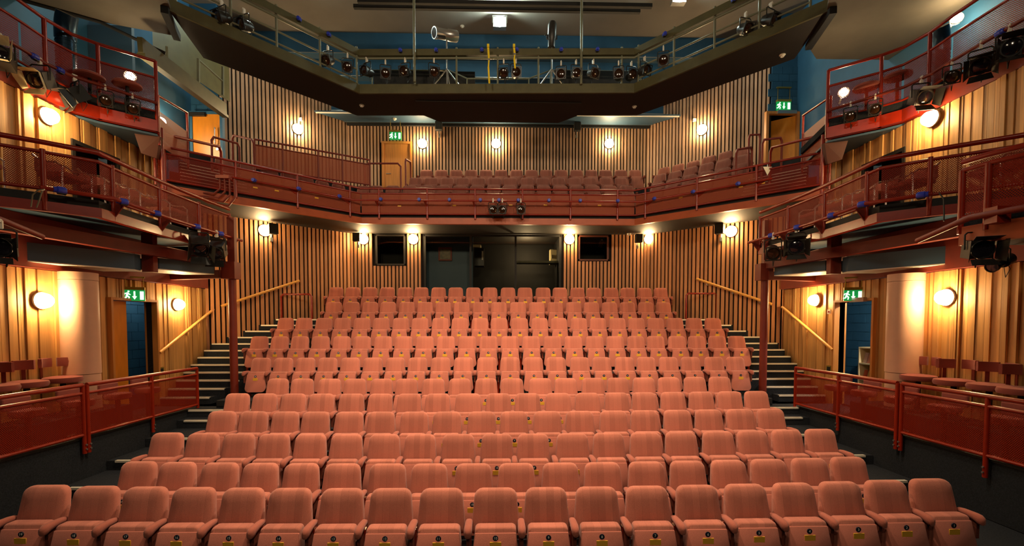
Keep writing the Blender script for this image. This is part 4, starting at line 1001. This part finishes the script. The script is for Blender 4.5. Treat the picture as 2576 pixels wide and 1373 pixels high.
# circle front
for px, py, k, y, lb in ((1240, 520, 'can', 12, 'paired lantern on the circle front pipe, one nearer the orange door'), (1264, 518, 'can', -10, 'paired lantern on the circle front pipe, one nearer the bookcase'), (1310, 515, 'can', 4, 'single black lantern beside the pair on the circle front pipe')):
    p = hy(px, py, 12.98); p.z = 6.08; lantern(k, p, lb, 'circle front lanterns', y, 8, .85)
# gallery end lanterns
for px, py, k, yaw, tilt, lb in ((500, 578, 'box', -40, 35, 'barn door lantern on the lower gallery pipe, inner one, orange door side'), (545, 588, 'box', -15, 30, 'barn door lantern at the very end of the lower gallery pipe, orange door side'),
                             (1945, 590, 'can', 25, 22, 'round lantern at the very end of the lower gallery pipe, bookcase side'), (2003, 570, 'box', 30, 12, 'barn door lantern on the lower gallery pipe, inner one, bookcase side')):
    s = -1 if px < 1260 else 1
    lantern(k, on_path(PIPE1[s], px), lb, 'gallery end lanterns', -yaw, tilt, 1.1)
# upper gallery lanterns
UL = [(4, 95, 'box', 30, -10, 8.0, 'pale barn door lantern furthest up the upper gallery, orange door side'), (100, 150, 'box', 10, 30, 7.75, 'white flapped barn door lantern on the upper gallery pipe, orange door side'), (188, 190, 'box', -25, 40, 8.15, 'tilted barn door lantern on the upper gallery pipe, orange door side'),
      (265, 235, 'can', 10, 15, 8.5, 'square fronted lantern below the upper gallery, further from the nose, orange door side'), (333, 255, 'can', 25, 18, 8.85, 'square fronted lantern below the upper gallery, at the nose, orange door side'),
      (2140, 262, 'can', -15, 18, 8.85, 'square fronted lantern below the upper gallery, at the nose, bookcase side'), (2202, 245, 'can', -8, 15, 8.55, 'square fronted lantern below the upper gallery, further from the nose, bookcase side'), (2318, 185, 'box', 15, 28, 8.15, 'lowest barn door lantern on the upper gallery pipe, bookcase side'),
      (2395, 150, 'can', 35, 25, 7.75, 'dark lantern in the middle of the upper gallery pipe, bookcase side'), (2468, 95, 'box', 45, 30, 7.4, 'amber lens barn door lantern on the upper gallery pipe, bookcase side'), (2540, 55, 'box', 35, 15, 7.0, 'large amber lantern highest on the upper gallery, bookcase side')]
for px, py, k, yaw, tilt, Y, lb in UL:
    yw = 36 if k == 'can' else yaw
    o = lantern(k, on_path(PIPE2[-1 if px < 1260 else 1], px), lb, 'upper gallery lanterns', yw if px < 1260 else -yw, tilt, .78 if k == 'can' else .95)
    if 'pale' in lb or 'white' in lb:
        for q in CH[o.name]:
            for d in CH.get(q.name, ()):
                if d.name.startswith('barn_door'): d.data = d.data.copy(); d.data.materials[0] = T['cream']  # cream colour stands in for lamplight on the black flaps
# stage box lanterns
lantern('box', hy(2, 560, 5.3), 'barn door lantern under the stage box, orange door side', 'stage box lanterns', 35, 10, .8)
lantern('box', hy(2462, 568, 5.3), 'barn door lantern with amber lens under the stage box, bookcase side', 'stage box lanterns', -25, 12, .8)
lantern('profile', hy(2520, 612, 5.6), 'long dark lantern slung below the stage box, bookcase side', 'stage box lanterns', -75, 20, .7)
# followspots on tripods
for k, (px, lab) in enumerate(((1124, 'silver followspot on a chrome tripod on the gantry'), (1388, 'black upright followspot on a chrome tripod on the gantry'))):
    c = hy(px, 150, 12.95); zt = hy(px, 137, 12.95).z; zf = ZG + .165
    f = empty('followspot', (c.x, c.y, zf), lab, 'followspot', 'followspots')
    MB().cyl((c.x, c.y, zf), (c.x, c.y, zt + .42), .022, 10).build('column', T['steel'], f, True)
    zk = hy(px, 174, 12.95).z
    for a in (200, 340, 80):
        q = (c.x + .44 * math.cos(math.radians(a)), c.y + .30 * math.sin(math.radians(a)), zf)
        MB().cyl((c.x, c.y, zk), q, .02, 8).build('leg', T['steel'], f, True)
    h = hy(1120, 90, 12.95) if k == 0 else hy(1388, 88, 12.95)
    MB().tube([(c.x, c.y, zt + .4), (c.x + .14, c.y, zt + .42), (c.x + .14, c.y, h.z)], .016, 6).tube([(c.x, c.y, zt + .4), (c.x - .14, c.y, zt + .42), (c.x - .14, c.y, h.z)], .016, 6).build('yoke', T['steel' if k == 0 else 'black'], f, True)
    if k == 0:
        p, q = hy(1092, 82, 12.7), hy(1148, 92, 13.1)
        MB().tube([p, p.lerp(q, .12), p.lerp(q, .13), p.lerp(q, .6), p.lerp(q, .62), q], [.15, .15, .135, .135, .15, .15], 18).build('body', T['steel'], f, True)
        MB().cyl(p + (p - q).normalized() * .005, p, .125, 18).build('lens', T['lensd'], f, True)
        MB().bar(p.lerp(q, .15) + Vector((0, -.1, -.15)), p.lerp(q, .5) + Vector((0, -.1, -.15)), .08, .06).build('control_box', T['black'], f)
    else:
        p, q = hy(1387, 120, 12.95), hy(1390, 56, 12.95)
        MB().tube([p, p.lerp(q, .3), p.lerp(q, .35), p.lerp(q, .9), q], [.10, .10, .12, .12, .09], 16).build('body', T['black'], f, True)
        MB().cyl(p.lerp(q, .5) + Vector((-.12, 0, 0)), p.lerp(q, .5) + Vector((-.2, 0, 0)), .02).build('knob', T['black'], f, True)
# yellow straps
for px, p0, p1, lb in ((1228, 118, 210, 'long yellow webbing strap hanging from the gantry beam'), (1293, 118, 172, 'shorter yellow strap beside a lantern on the gantry beam')):
    a, b = hy(px, p0, 12.4), hy(px + 3, p1, 12.4); st = empty('webbing_strap', a, lb, 'strap', 'yellow straps')
    mb = MB(); P = [a, a.lerp(b, .35) + Vector((.01, 0, 0)), a.lerp(b, .55) + Vector((-.01, 0, 0)), b]
    for i in range(3): mb.bar(P[i], P[i + 1], .012, (.05, .035, .045)[i])
    mb.build('webbing', T['yellow'], st); MB().box(a.x - .03, a.x + .03, 12.36, 12.44, a.z - .02, a.z + .06).build('hook', T['yellow'], st)
    box('buckle', T['steel'], st, P[1].x - .03, P[1].x + .03, 12.37, 12.43, P[1].z - .02, P[1].z + .02)
# ================================================================ BLUE PLUGS ON THE PIPES
plug0 = empty('cable_plug', (0, 0, 0))
MB().lathe((0, 0, 0), [(.035, -.07), (.05, -.05), (.05, .02), (.038, .03), (.038, .06)], 12, 'y').build('socket', T['bluep'], plug0, True, True)
MB().box(-.03, .03, -.02, .06, -.05, -.01).build('back_box', T['black'], plug0, False, True)
pu_ = [False]
def plug(p, lb, grp, yaw=0, sc=1):
    o = copy_tree(plug0) if pu_[0] else plug0
    pu_[0] = True
    o.location = p; o.rotation_euler.z = yaw; o.scale = (sc, sc, sc); tag(o, lb, 'plug', grp)
PXS = [(640, 462), (753, 481), (855, 499), (958, 512), (1054, 512), (1130, 510), (1208, 510), (1256, 509), (1304, 510), (1380, 510), (1459, 512), (1553, 513), (1645, 501), (1743, 482), (1855, 462)]
for i, (px, py) in enumerate(PXS):
    p = on_path(bar, px) + Vector((0, -.02, .02)); plug(p, 'blue plug on the circle front pipe, %s from the orange door side' % ORD[i], 'circle front plugs', 0, 1.0)
for i, (px, py) in enumerate(((150, 482), (307, 511), (391, 532), (493, 562), (552, 583), (2322, 487), (2172, 513), (2095, 537), (2008, 567), (1942, 592))):
    s = -1 if px < 1260 else 1
    p = on_path(PIPE1[s], px)
    plug(p, 'blue plug on the lower gallery pipe, %s from the stage, %s' % (ORD[i % 5], SIDE[s]), 'gallery plugs', s * .6, 1.1)
for i, (px, py, Y) in enumerate(((85, 128, 7.6), (150, 205, 8.1), (2518, 70, 7.4))):
    plug(on_path(PIPE2[-1 if px < 1260 else 1], px), 'blue plug on the upper gallery pipe, %s' % ('higher one, orange door side', 'lower one with white cap, orange door side', 'single one, bookcase side')[i], 'upper gallery plugs')
for i, (px, py, u) in enumerate(((752, 52, 0), (827, 84, 0), (1007, 124, 1), (1097, 124, 1), (1212, 124, 1), (1300, 123, 1), (1412, 124, 1), (1503, 125, 1), (1672, 88, 0), (1846, 12, 0))):
    p = at(gp, gpar(px)); q = hy(px, py, p.y - .12); q.z = ZG + 1.1 ; plug(q, 'small blue plug on the gantry beam, %s from the orange door side' % ORD[i], 'gantry beam plugs')
# cable drops
for i, (L, lb) in enumerate((([(78, 520), (82, 490), (95, 478), (112, 476)], 'pale cable loop from the lower gallery pipe down to the stage box'), ([(92, 522), (100, 500), (106, 480)], 'second thin cable beside the loop by the stage box'))):
    pts = [hy(a, b, 6.0) for a, b in L]; c = MB().tube(pts, .008, 6).build('hanging_cable', T['gantp'], None, True); tag(c, lb, 'cable', 'gallery cables')
c = MB().tube([hy(2362, 485, 6.4), hy(2374, 500, 6.35), hy(2375, 540, 6.3), hy(2374, 556, 6.3)], .009, 6).build('hanging_cable', T['rubber'], None, True); tag(c, 'black cable dropping from the lower gallery pipe, bookcase side', 'cable', 'gallery cables')
# red junction box with curved conduits at circle end (door side)
a, b = hy(545, 441, 10.85), hy(600, 461, 11.2)
jb = empty('conduit_box', (a.x, a.y, b.z), 'red junction box with curved conduit pipes at the circle end, orange door side', 'junction box')
MB().box(a.x, b.x, 10.8, 10.95, b.z, a.z).build('box', T['red'], jb)
for k in range(4):
    x = a.x + .06 + k * .11
    MB().tube([(x, 10.87, b.z), (x, 10.87, b.z - .22 - k * .07), (x - .12, 10.82, b.z - .36 - k * .09), (x - .5, 10.7, b.z - .36 - k * .08), (x - .85 - k * .1, 10.5, b.z - .15 - k * .02)], .022, 8).build('conduit', T['redb'], jb, True)
# ================================================================ WALL LAMPS
def globe(p, n, lb, grp, r=.13, m=None, bare=False):
    p = Vector(p); n = Vector(n).normalized()
    g = empty('wall_lamp', p, lb, 'lamp', grp)
    q = n.to_track_quat('Z', 'Y').to_matrix().to_4x4(); q.translation = p
    mb = MB().lathe((0, 0, 0), [(r * .95, .0), (r * 1.08, .01), (r * 1.08, .04), (r * .9, .045)], 20); mb.v = [tuple(q @ Vector(v)) for v in mb.v]; mb.build('base_ring', T['white'], g, True)
    if bare:
        MB().lathe(p, [(.01, -r), (r * .6, -r * .8), (r, 0), (r * .6, r * .8), (.01, r)], 14).build('bulb', m, g, True); return g
    mb = MB().lathe((0, 0, 0), [(r, .048), (r * .97, .08), (r * .85, .13), (r * .6, .17), (r * .3, .19), (.004, .195)], 16); mb.v = [tuple(q @ Vector(v)) for v in mb.v]; mb.build('glass_globe', m or E_GLOBE, g, True)
    return g
DN = lambda s: Vector((-s * .667, -.745, 0))
WB = [(665, 580, 'd'), (915, 602, 'b'), (1040, 602, 'b'), (1432, 602, 'b'), (1632, 602, 'b'), (1840, 582, 'D')]
names = ['on the angled slatted wall under the circle, orange door side', 'beside the small booth window, orange door side', 'between the small window and the booth, orange door side', 'between the booth and the small window, bookcase side', 'beyond the small window, bookcase side', 'on the angled slatted wall under the circle, bookcase side']
def on_diag(px, py, A, B, off=.06):
    A = Vector((A[0], A[1], 0)); B = Vector((B[0], B[1], 0)); d = B - A; n = Vector((d.y, -d.x, 0)).normalized()
    if n.y > 0: n = -n
    r = ray(px, py); t = (A + n * off - CAM).dot(n) / r.dot(n); return CAM + r * t, n
for (px, py, k), t in zip(WB, names):
    if k == 'b': p, n = hy(px, py, YB - .06), (0, -1, 0)
    else:
        s = -1 if k == 'd' else 1; p, n = on_diag(px, py, diag_end(s), (PX(s, 4.75), YB))
    globe(p, n, 'glowing round wall lamp ' + t, 'stalls back wall lamps', .15)
WU = [(748, 325, -1), (1063, 362, 0), (1248, 362, 0), (1532, 362, 0), (1767, 327, 1)]
names = ['on the angled upper slatted wall, orange door side', 'just beside the timber circle door', 'in the middle of the upper slatted wall', 'on the upper slatted wall, between middle and bookcase side', 'on the angled upper slatted wall, bookcase side']
for (px, py, s), t in zip(WU, names):
    if s == 0: p, n = hy(px, py, YU - .06), (0, -1, 0)
    else: p, n = on_diag(px, py, (PX(s, 8.55), 14.47), (PX(s, 5.55), YU))
    globe(p, n, 'glowing round wall lamp ' + t, 'circle wall lamps', .16, E_UP)
for px, py, s, lx, t in ((100, 756, -1, LXW - .06, 'on the golden boards by the round column'), (442, 766, -1, LXW - .06, 'on the golden boards by the exit doorway'), (2055, 755, 1, LXW - .06, 'on the golden boards by the exit doorway'), (2385, 748, 1, LXW - .06, 'on the golden boards beyond the round column'),
                         (115, 292, -1, 7.84, 'on the golden boards behind the gallery'), (2348, 298, 1, 7.84, 'on the golden boards behind the gallery')):
    globe(hx(px, py, PX(s, lx)), (-s, 0, 0), 'glowing round wall lamp %s, %s' % (t, SIDE[s]), 'side wall lamps', .13)
for px, py, s, Y, t in ((328, 194, -1, 9.87, 'behind the stool on the upper gallery'), (2122, 234, 1, 9.9, 'behind the stool on the upper gallery'), (2405, 48, 1, 8.9, 'high up beside the blue duct')):
    p = hy(px, py, Y); g = globe(p, (-s * .5, -.8, 0), 'glowing bulb lamp %s, %s' % (t, SIDE[s]), 'upper gallery lamps', .10, E_GAL, True)
    mb = MB().cyl((p.x, p.y + .02, p.z), (p.x + s * .25, p.y + .45, p.z), .02).build('arm', T['white'], g)
# roof floods
for k, (px, py, Y, lb) in enumerate(((1257, 58, 14.6, 'bright cool floodlight on the ceiling in the middle'), (672, -22, 13.6, 'bright cool floodlight at the top edge, orange door side'), (1708, -28, 13.6, 'bright cool floodlight at the top edge, bookcase side'))):
    p = hy(px, py, Y); p.z = min(p.z, 12.1)
    g = empty('ceiling_flood', p, lb, 'floodlight', 'ceiling floods')
    MB().box(p.x - .2, p.x + .2, p.y - .05, p.y + .14, p.z - .14, p.z + .16).build('housing', T['steel'], g)
    MB().lathe((p.x, p.y - .05, p.z), [(.15, .002), (.15, .02), (.13, .08), (.08, .13), (.01, .15)], 16, 'y').build('lamp_glass', E_FLOOD, g, True)
    MB().tube([(p.x - .22, p.y, p.z), (p.x - .22, p.y, p.z + .22), (p.x + .22, p.y, p.z + .22), (p.x + .22, p.y, p.z)], .012, 6).build('bracket', T['steel'], g)
globe((PX(-1, 9.34), 13.0, 8.15), (1, 0, 0), 'wall lamp low in the lobby beside the orange upper door', 'upper gallery lamps', .12, E_GAL)
# corridor lamps
for s in (-1, 1):
    c = empty('corridor_lamp', (PX(s, 8.7), 9.6, 3.5), 'ceiling lamp inside the blue corridor, %s' % SIDE[s], 'lamp', 'corridor lamps')
    MB().lathe((PX(s, 8.7), 9.3 if s > 0 else 11.8, 3.5), [(.1, .1), (.12, .05), (.08, .0), (.01, -.02)], 12).build('diffuser', emitter('corridor lamp', (1, .86, .7), 620 if s > 0 else 60), c, True)
# ================================================================ EXIT SIGNS
def exit_sign(p, wdt, hgt, rz, lb, chain=.42):
    g = empty('exit_sign', p, lb, 'exit sign', 'green exit signs', rz)
    def put(mb, nm, m, par=g):
        o = mb.build(nm, T[m], par, False, True); return o
    pl = put(MB().box(-wdt / 2, wdt / 2, -.02, .02, -hgt / 2, hgt / 2), 'sign_plate', 'green')
    h = hgt; y0, y1 = -.026, -.021
    def poly(pts, nm, par=pl):
        n = len(pts); mb = MB(); mb.add([(x * h, y0, z * h) for x, z in pts] + [(x * h, y1, z * h) for x, z in pts], [tuple(range(n)), tuple(range(n, 2 * n))[::-1]] + [(i, i + n, (i + 1) % n + n, (i + 1) % n) for i in range(n)])
        return put(mb, nm, 'signw', par)
    k = wdt / h * .5
    cx = -k * .62
    run = MB()
    for a, b, wd in (((cx, .26), (cx - .08, -.04), .15), ((cx - .08, -.04), (cx + .10, -.16), .11), ((cx + .10, -.16), (cx + .04, -.38), .09), ((cx - .08, -.04), (cx - .16, -.24), .11), ((cx - .16, -.24), (cx - .34, -.26), .09), ((cx, .2), (cx + .18, .04), .08), ((cx - .01, .2), (cx - .22, .16), .08), ((cx - .22, .16), (cx - .28, .02), .07), ((cx + .03, .30), (cx + .07, .42), .13)):
        run.bar((a[0] * h, -.0235, a[1] * h), (b[0] * h, -.0235, b[1] * h), .005, wd * h)
    put(run, 'running_man', 'signw', pl)
    poly([(-.06, .38), (.06, .38), (.06, -.08), (.17, -.08), (0, -.38), (-.17, -.08), (-.06, -.08)], 'arrow')
    poly([(k * .52, .38), (k * .88, .38), (k * .88, -.38), (k * .52, -.38)], 'door_symbol')
    put(MB().box(-wdt / 2, wdt / 2, -.05, .05, hgt / 2 + .001, hgt / 2 + .06), 'housing', 'brasso')
    if chain:
        for q in (-.42, .42): put(MB().cyl((q * wdt, 0, hgt / 2 + .06), (q * wdt, 0, hgt / 2 + chain), .008, 6), 'chain', 'brasso')
        put(MB().box(-wdt / 2, wdt / 2, -.03, .03, hgt / 2 + chain, hgt / 2 + chain + .03), 'ceiling_bracket', 'brasso')
    return g
exit_sign(hy(995, 342, 16.9), .42, .27, 0, 'green running man exit sign above the timber circle door')
exit_sign(hy(1971, 267, 14.33), .45, .26, 0, 'green running man exit sign above the open upper door')
exit_sign(hx(339, 743, PX(-1, 7.56)), .345, .225, math.radians(28), 'green exit sign above the lower doorway on the orange door side', .25)
exit_sign(hx(2146, 743, PX(1, 7.56)), .33, .225, math.radians(-28), 'green exit sign above the lower doorway on the bookcase side', .25)
# ================================================================ SPEAKERS, DETECTORS, SWITCHES
def speaker(p, lb, rz=0, sc=1):
    g = empty('speaker', p, lb, 'speaker', 'black wall speakers', rz); g.scale = (sc,) * 3
    MB().box(-.11, .11, -.12, .06, -.13, .13).build('cabinet', T['blackm'], g, False, True, bevel=.015)
    MB().box(-.09, .09, -.126, -.121, -.11, .11).build('grille', T['black'], g, False, True)
    MB().tube([(0, .06, 0), (0, .14, -.02), (0, .14, -.22)], .018, 6).box(-.03, .03, .1, .16, -.3, -.2).build('bracket', T['steel'], g, False, True)
p, n = on_diag(686, 576, diag_end(-1), (PX(-1, 4.75), YB), .25); speaker(p, 'black speaker beside the angled wall lamp under the circle, orange door side', .7, 1.1)
speaker(hy(898, 597, 14.6), 'black speaker beside the lamp by the small window, orange door side'); speaker(hy(1606, 600, 14.6), 'black speaker beside the lamp by the small window, bookcase side')
p, n = on_diag(1811, 576, diag_end(1), (PX(1, 4.75), YB), .25); speaker(p, 'black speaker beside the angled wall lamp under the circle, bookcase side', -.7, 1.1)
speaker(hy(1104, 318, 16.95), 'black speaker high on the upper wall next to the timber door lamp', 0, 1.1); speaker(hy(1452, 320, 16.95), 'black speaker high on the upper wall toward the bookcase side', 0, 1.1)
def detector(p, lb, up=True):
    g = empty('smoke_detector', p, lb, 'smoke detector', 'smoke detectors')
    MB().lathe(p, [(.065, .0), (.07, -.015), (.055, -.03)], 16).build('base', T['white'], g, True); MB().lathe(p, [(.045, -.031), (.04, -.055), (.02, -.06)], 16).build('sensor_head', T['white'], g, True)
for px, py, z, lb in ((910, 264, ZG - .001, 'on the gantry underside, orange door side'), (1596, 267, ZG - .001, 'on the gantry underside, bookcase side'), (993, 298, ZU, 'on the blue ceiling above the timber door'), (1163, 65, 12.269, 'on the main ceiling near the central flood'), (1968, 137, ZG - .001, 'at the gantry end, bookcase side'), (1582, 587, ZS + .02, 'under the circle, bookcase side'), (917, 587, ZS + .02, 'under the circle, orange door side')):
    detector(hz(px, py, z), 'small round white smoke detector ' + lb)
for px, py, s, lb in ((405, 932, -1, 'brass framed floor box on the boards beside the exit doorway, orange door side'), (2086, 928, 1, 'brass framed floor box on the boards beside the exit doorway, bookcase side')):
    p = hx(px, py, PX(s, LXW - .07)); g = empty('wall_socket', p, lb, 'socket', 'wall sockets')
    box('frame', T['brasso'], g, *sorted((p.x, p.x - s * .015)), p.y - .08, p.y + .08, p.z - .08, p.z + .08); box('recess', T['blackm'], g, *sorted((p.x - s * .0155, p.x - s * .02)), p.y - .05, p.y + .05, p.z - .05, p.z + .05)
p = hx(2088, 784, PX(1, LXW - .07)); g = empty('call_point', p, 'small white square call point on the boards, bookcase side', 'switch')
box('plate', T['white'], g, p.x - .03, p.x, p.y - .05, p.y + .05, p.z - .05, p.z + .05); box('button', T['red'], g, p.x - .036, p.x - .031, p.y - .02, p.y + .02, p.z - .02, p.z + .02)
for px, py, s in ((756, 300, -1), (1747, 302, 1)):
    p, n = on_diag(px, py, (PX(s, 8.55), 14.47), (PX(s, 5.55), YU), .07); g = MB().box(p.x - .05, p.x + .05, p.y - .03, p.y + .03, p.z - .05, p.z + .05).build('wall_sensor', T['white']); tag(g, 'small square sensor above the angled wall lamp, %s' % SIDE[s], 'sensor', 'wall sensors')
# ================================================================ SIDE STOOLS
def make_stool():
    r = empty('swivel_stool', (0, 0, 0))
    MB().lathe((0, 0, .60), [(.22, -.06), (.29, -.05), (.305, -.01), (.29, .03), (.2, .045)], 28).build('seat', T['stool'], r, True, True)
    MB().cyl((0, 0, .0), (0, 0, .545), .045, 14).lathe((0, 0, 0), [(.22, 0), (.22, .02), (.06, .05)], 24).build('pedestal', T['blackm'], r, True, True)
    for a0, a1, nm in ((-62, -8, 'back_pad'), (8, 62, 'back_pad')):
        mb = MB(); n = 8
        for k in range(n + 1):
            a = math.radians(a0 + (a1 - a0) * k / n)
            for rr, z in ((.285, .80), (.335, .80), (.34, .88), (.335, .95), (.285, .95), (.28, .88)): mb.v.append((rr * math.sin(a), rr * math.cos(a), z))
        for k in range(n):
            for q in range(6): mb.f.append((k * 6 + q, k * 6 + (q + 1) % 6, (k + 1) * 6 + (q + 1) % 6, (k + 1) * 6 + q))
        mb.f.append((5, 4, 3, 2, 1, 0)); mb.f.append(tuple(n * 6 + q for q in range(6)))
        mb.build(nm, T['stool'], r, True, True)
        am = math.radians((a0 + a1) / 2); 
        m = Matrix.Rotation(-am, 4, 'Z')
        MB().box(-.03, .03, .345, .36, .60, .93, m).box(-.03, .03, .2, .345, .55, .565, m).box(-.03, .03, .33, .36, .55, .62, m).build('back_bracket', T['redb'], r, False, True)
    return r
st0 = make_stool(); su = [False]
def stool(p, rz, lb, grp):
    o = copy_tree(st0) if su[0] else st0
    su[0] = True; o.location = p; o.scale = (.86, .86, 1); o.rotation_euler.z = rz; tag(o, lb, 'stool', grp)
for s, L in ((-1, (-12, 66, 158)), (1, (2310, 2400, 2490, 2572))):
    for k, px in enumerate(L):
        lx = 7.36; p = hx(px, 950, PX(s, lx))
        stool((p.x, p.y, 1.08), s * -1.25 + (.25 if k % 2 else -.1), 'maroon swivel stool against the golden boards, %s from the column, %s' % (ORD[k if s > 0 else 2 - k], SIDE[s]), 'back row stools')
    for k, y in enumerate((5.9, 6.75, 7.55, 8.3, 9.0)):
        c = empty('platform_stool', (PX(s, 6.80), y, FLOORZ), 'maroon round stool behind the mesh platform railing, %s from the stage, %s' % (ORD[k], SIDE[s]), 'stool', 'front row stools')
        X = PX(s, 6.80)
        MB().lathe((X, y, FLOORZ + .55), [(.17, -.07), (.2, -.05), (.205, .0), (.19, .03)], 24).build('seat', T['stool'], c, True)
        MB().cyl((X, y, FLOORZ), (X, y, FLOORZ + .48), .04).lathe((X, y, FLOORZ), [(.16, 0), (.16, .02), (.05, .04)], 20).build('pedestal', T['blackm'], c, True)
        MB().box(*sorted((X + s * .14, X + s * .19)), y - .2, y + .2, FLOORZ + .58, FLOORZ + .76).build('backrest', T['stool'], c, bevel=.02)
# ================================================================ BOOKCASE IN THE CORRIDOR
a = hx(2160, 872, PX(1, 8.9)); 
Y0b = a.y; 
bc = empty('bookcase', (a.x, Y0b, FLOORZ), 'cream bookcase with leaflets inside the lower corridor doorway', 'bookcase')
W2 = .9; zt = a.z; X0 = PX(1, 8.9); X1 = PX(1, 9.28)
for y in (Y0b - W2, Y0b - .03): box('side_panel', T['cream'], bc, X0, X1, y, y + .03, FLOORZ, zt)
box('back_panel', T['cream'], bc, X1 - .02, X1, Y0b - W2 + .03, Y0b - .03, FLOORZ, zt)
for k in range(4): box('shelf', T['cream'], bc, X0, X1 - .02, Y0b - W2 + .03, Y0b - .03, FLOORZ + .05 + k * (zt - FLOORZ - .08) / 3, FLOORZ + .08 + k * (zt - FLOORZ - .08) / 3)
PC = [mat('cover %d' % i, c, .6) for i, c in enumerate(((222, 150, 130), (240, 226, 200), (200, 90, 60), (236, 200, 120), (214, 180, 170)))]
for k in range(3):
    zz = FLOORZ + .081 + k * (zt - FLOORZ - .08) / 3; y = Y0b - .12
    for q in range(6):
        th = .05; hh = .20 + .03 * ((q * 5 + k) % 3)
        m = Matrix.Translation((X0 + .06, y - q * .125, zz)) @ Matrix.Rotation(math.radians(14), 4, 'Y')
        bk = empty('booklet', (X0 + .06, y - q * .125, zz), 'small booklet on the %s shelf of the corridor bookcase, %s along' % (('lowest', 'middle', 'upper')[k], ORD[q]), 'booklet', 'booklets in the bookcase')
        MB().box(0, .02, -.05, .05, 0, hh, m).build('cover', PC[(q + 2 * k) % 5], bk); MB().box(.0205, .028, -.047, .047, .004, hh - .004, m).build('pages', T['white'], bk)
# small signs and papers
u = upar(1926); p = at(cp, u) + Vector((0, -.05, .62)); sg = empty('hanging_sign', p, 'small white triangular sign on the circle railing by the open upper door', 'sign')
MB().add([p + Vector(v) for v in ((-.11, -.01, 0), (.11, -.01, 0), (0, -.01, -.2), (-.11, .005, 0), (.11, .005, 0), (0, .005, -.2))], [(0, 2, 1), (3, 4, 5), (0, 1, 4, 3), (1, 2, 5, 4), (2, 0, 3, 5)]).build('plate', T['white'], sg)
MB().cyl(p + Vector((0, 0, -.005)), p + Vector((0, 0, .06)), .008, 6).build('hook', T['steel'], sg)
p = hy(1512, 612, 15.4); pp = empty('paper_notice', p, 'tilted brown paper sheet inside the small booth window, bookcase side', 'paper')
m = Matrix.Translation(p) @ Matrix.Rotation(.25, 4, 'Y'); MB().box(-.07, .07, -.004, .004, -.13, .13, m).build('sheet', T['gal'], pp); m2 = m @ Matrix.Translation((0, -.006, .12)); MB().box(-.02, .02, -.004, .004, -.02, .02, m2).build('tape', T['cream'], pp)
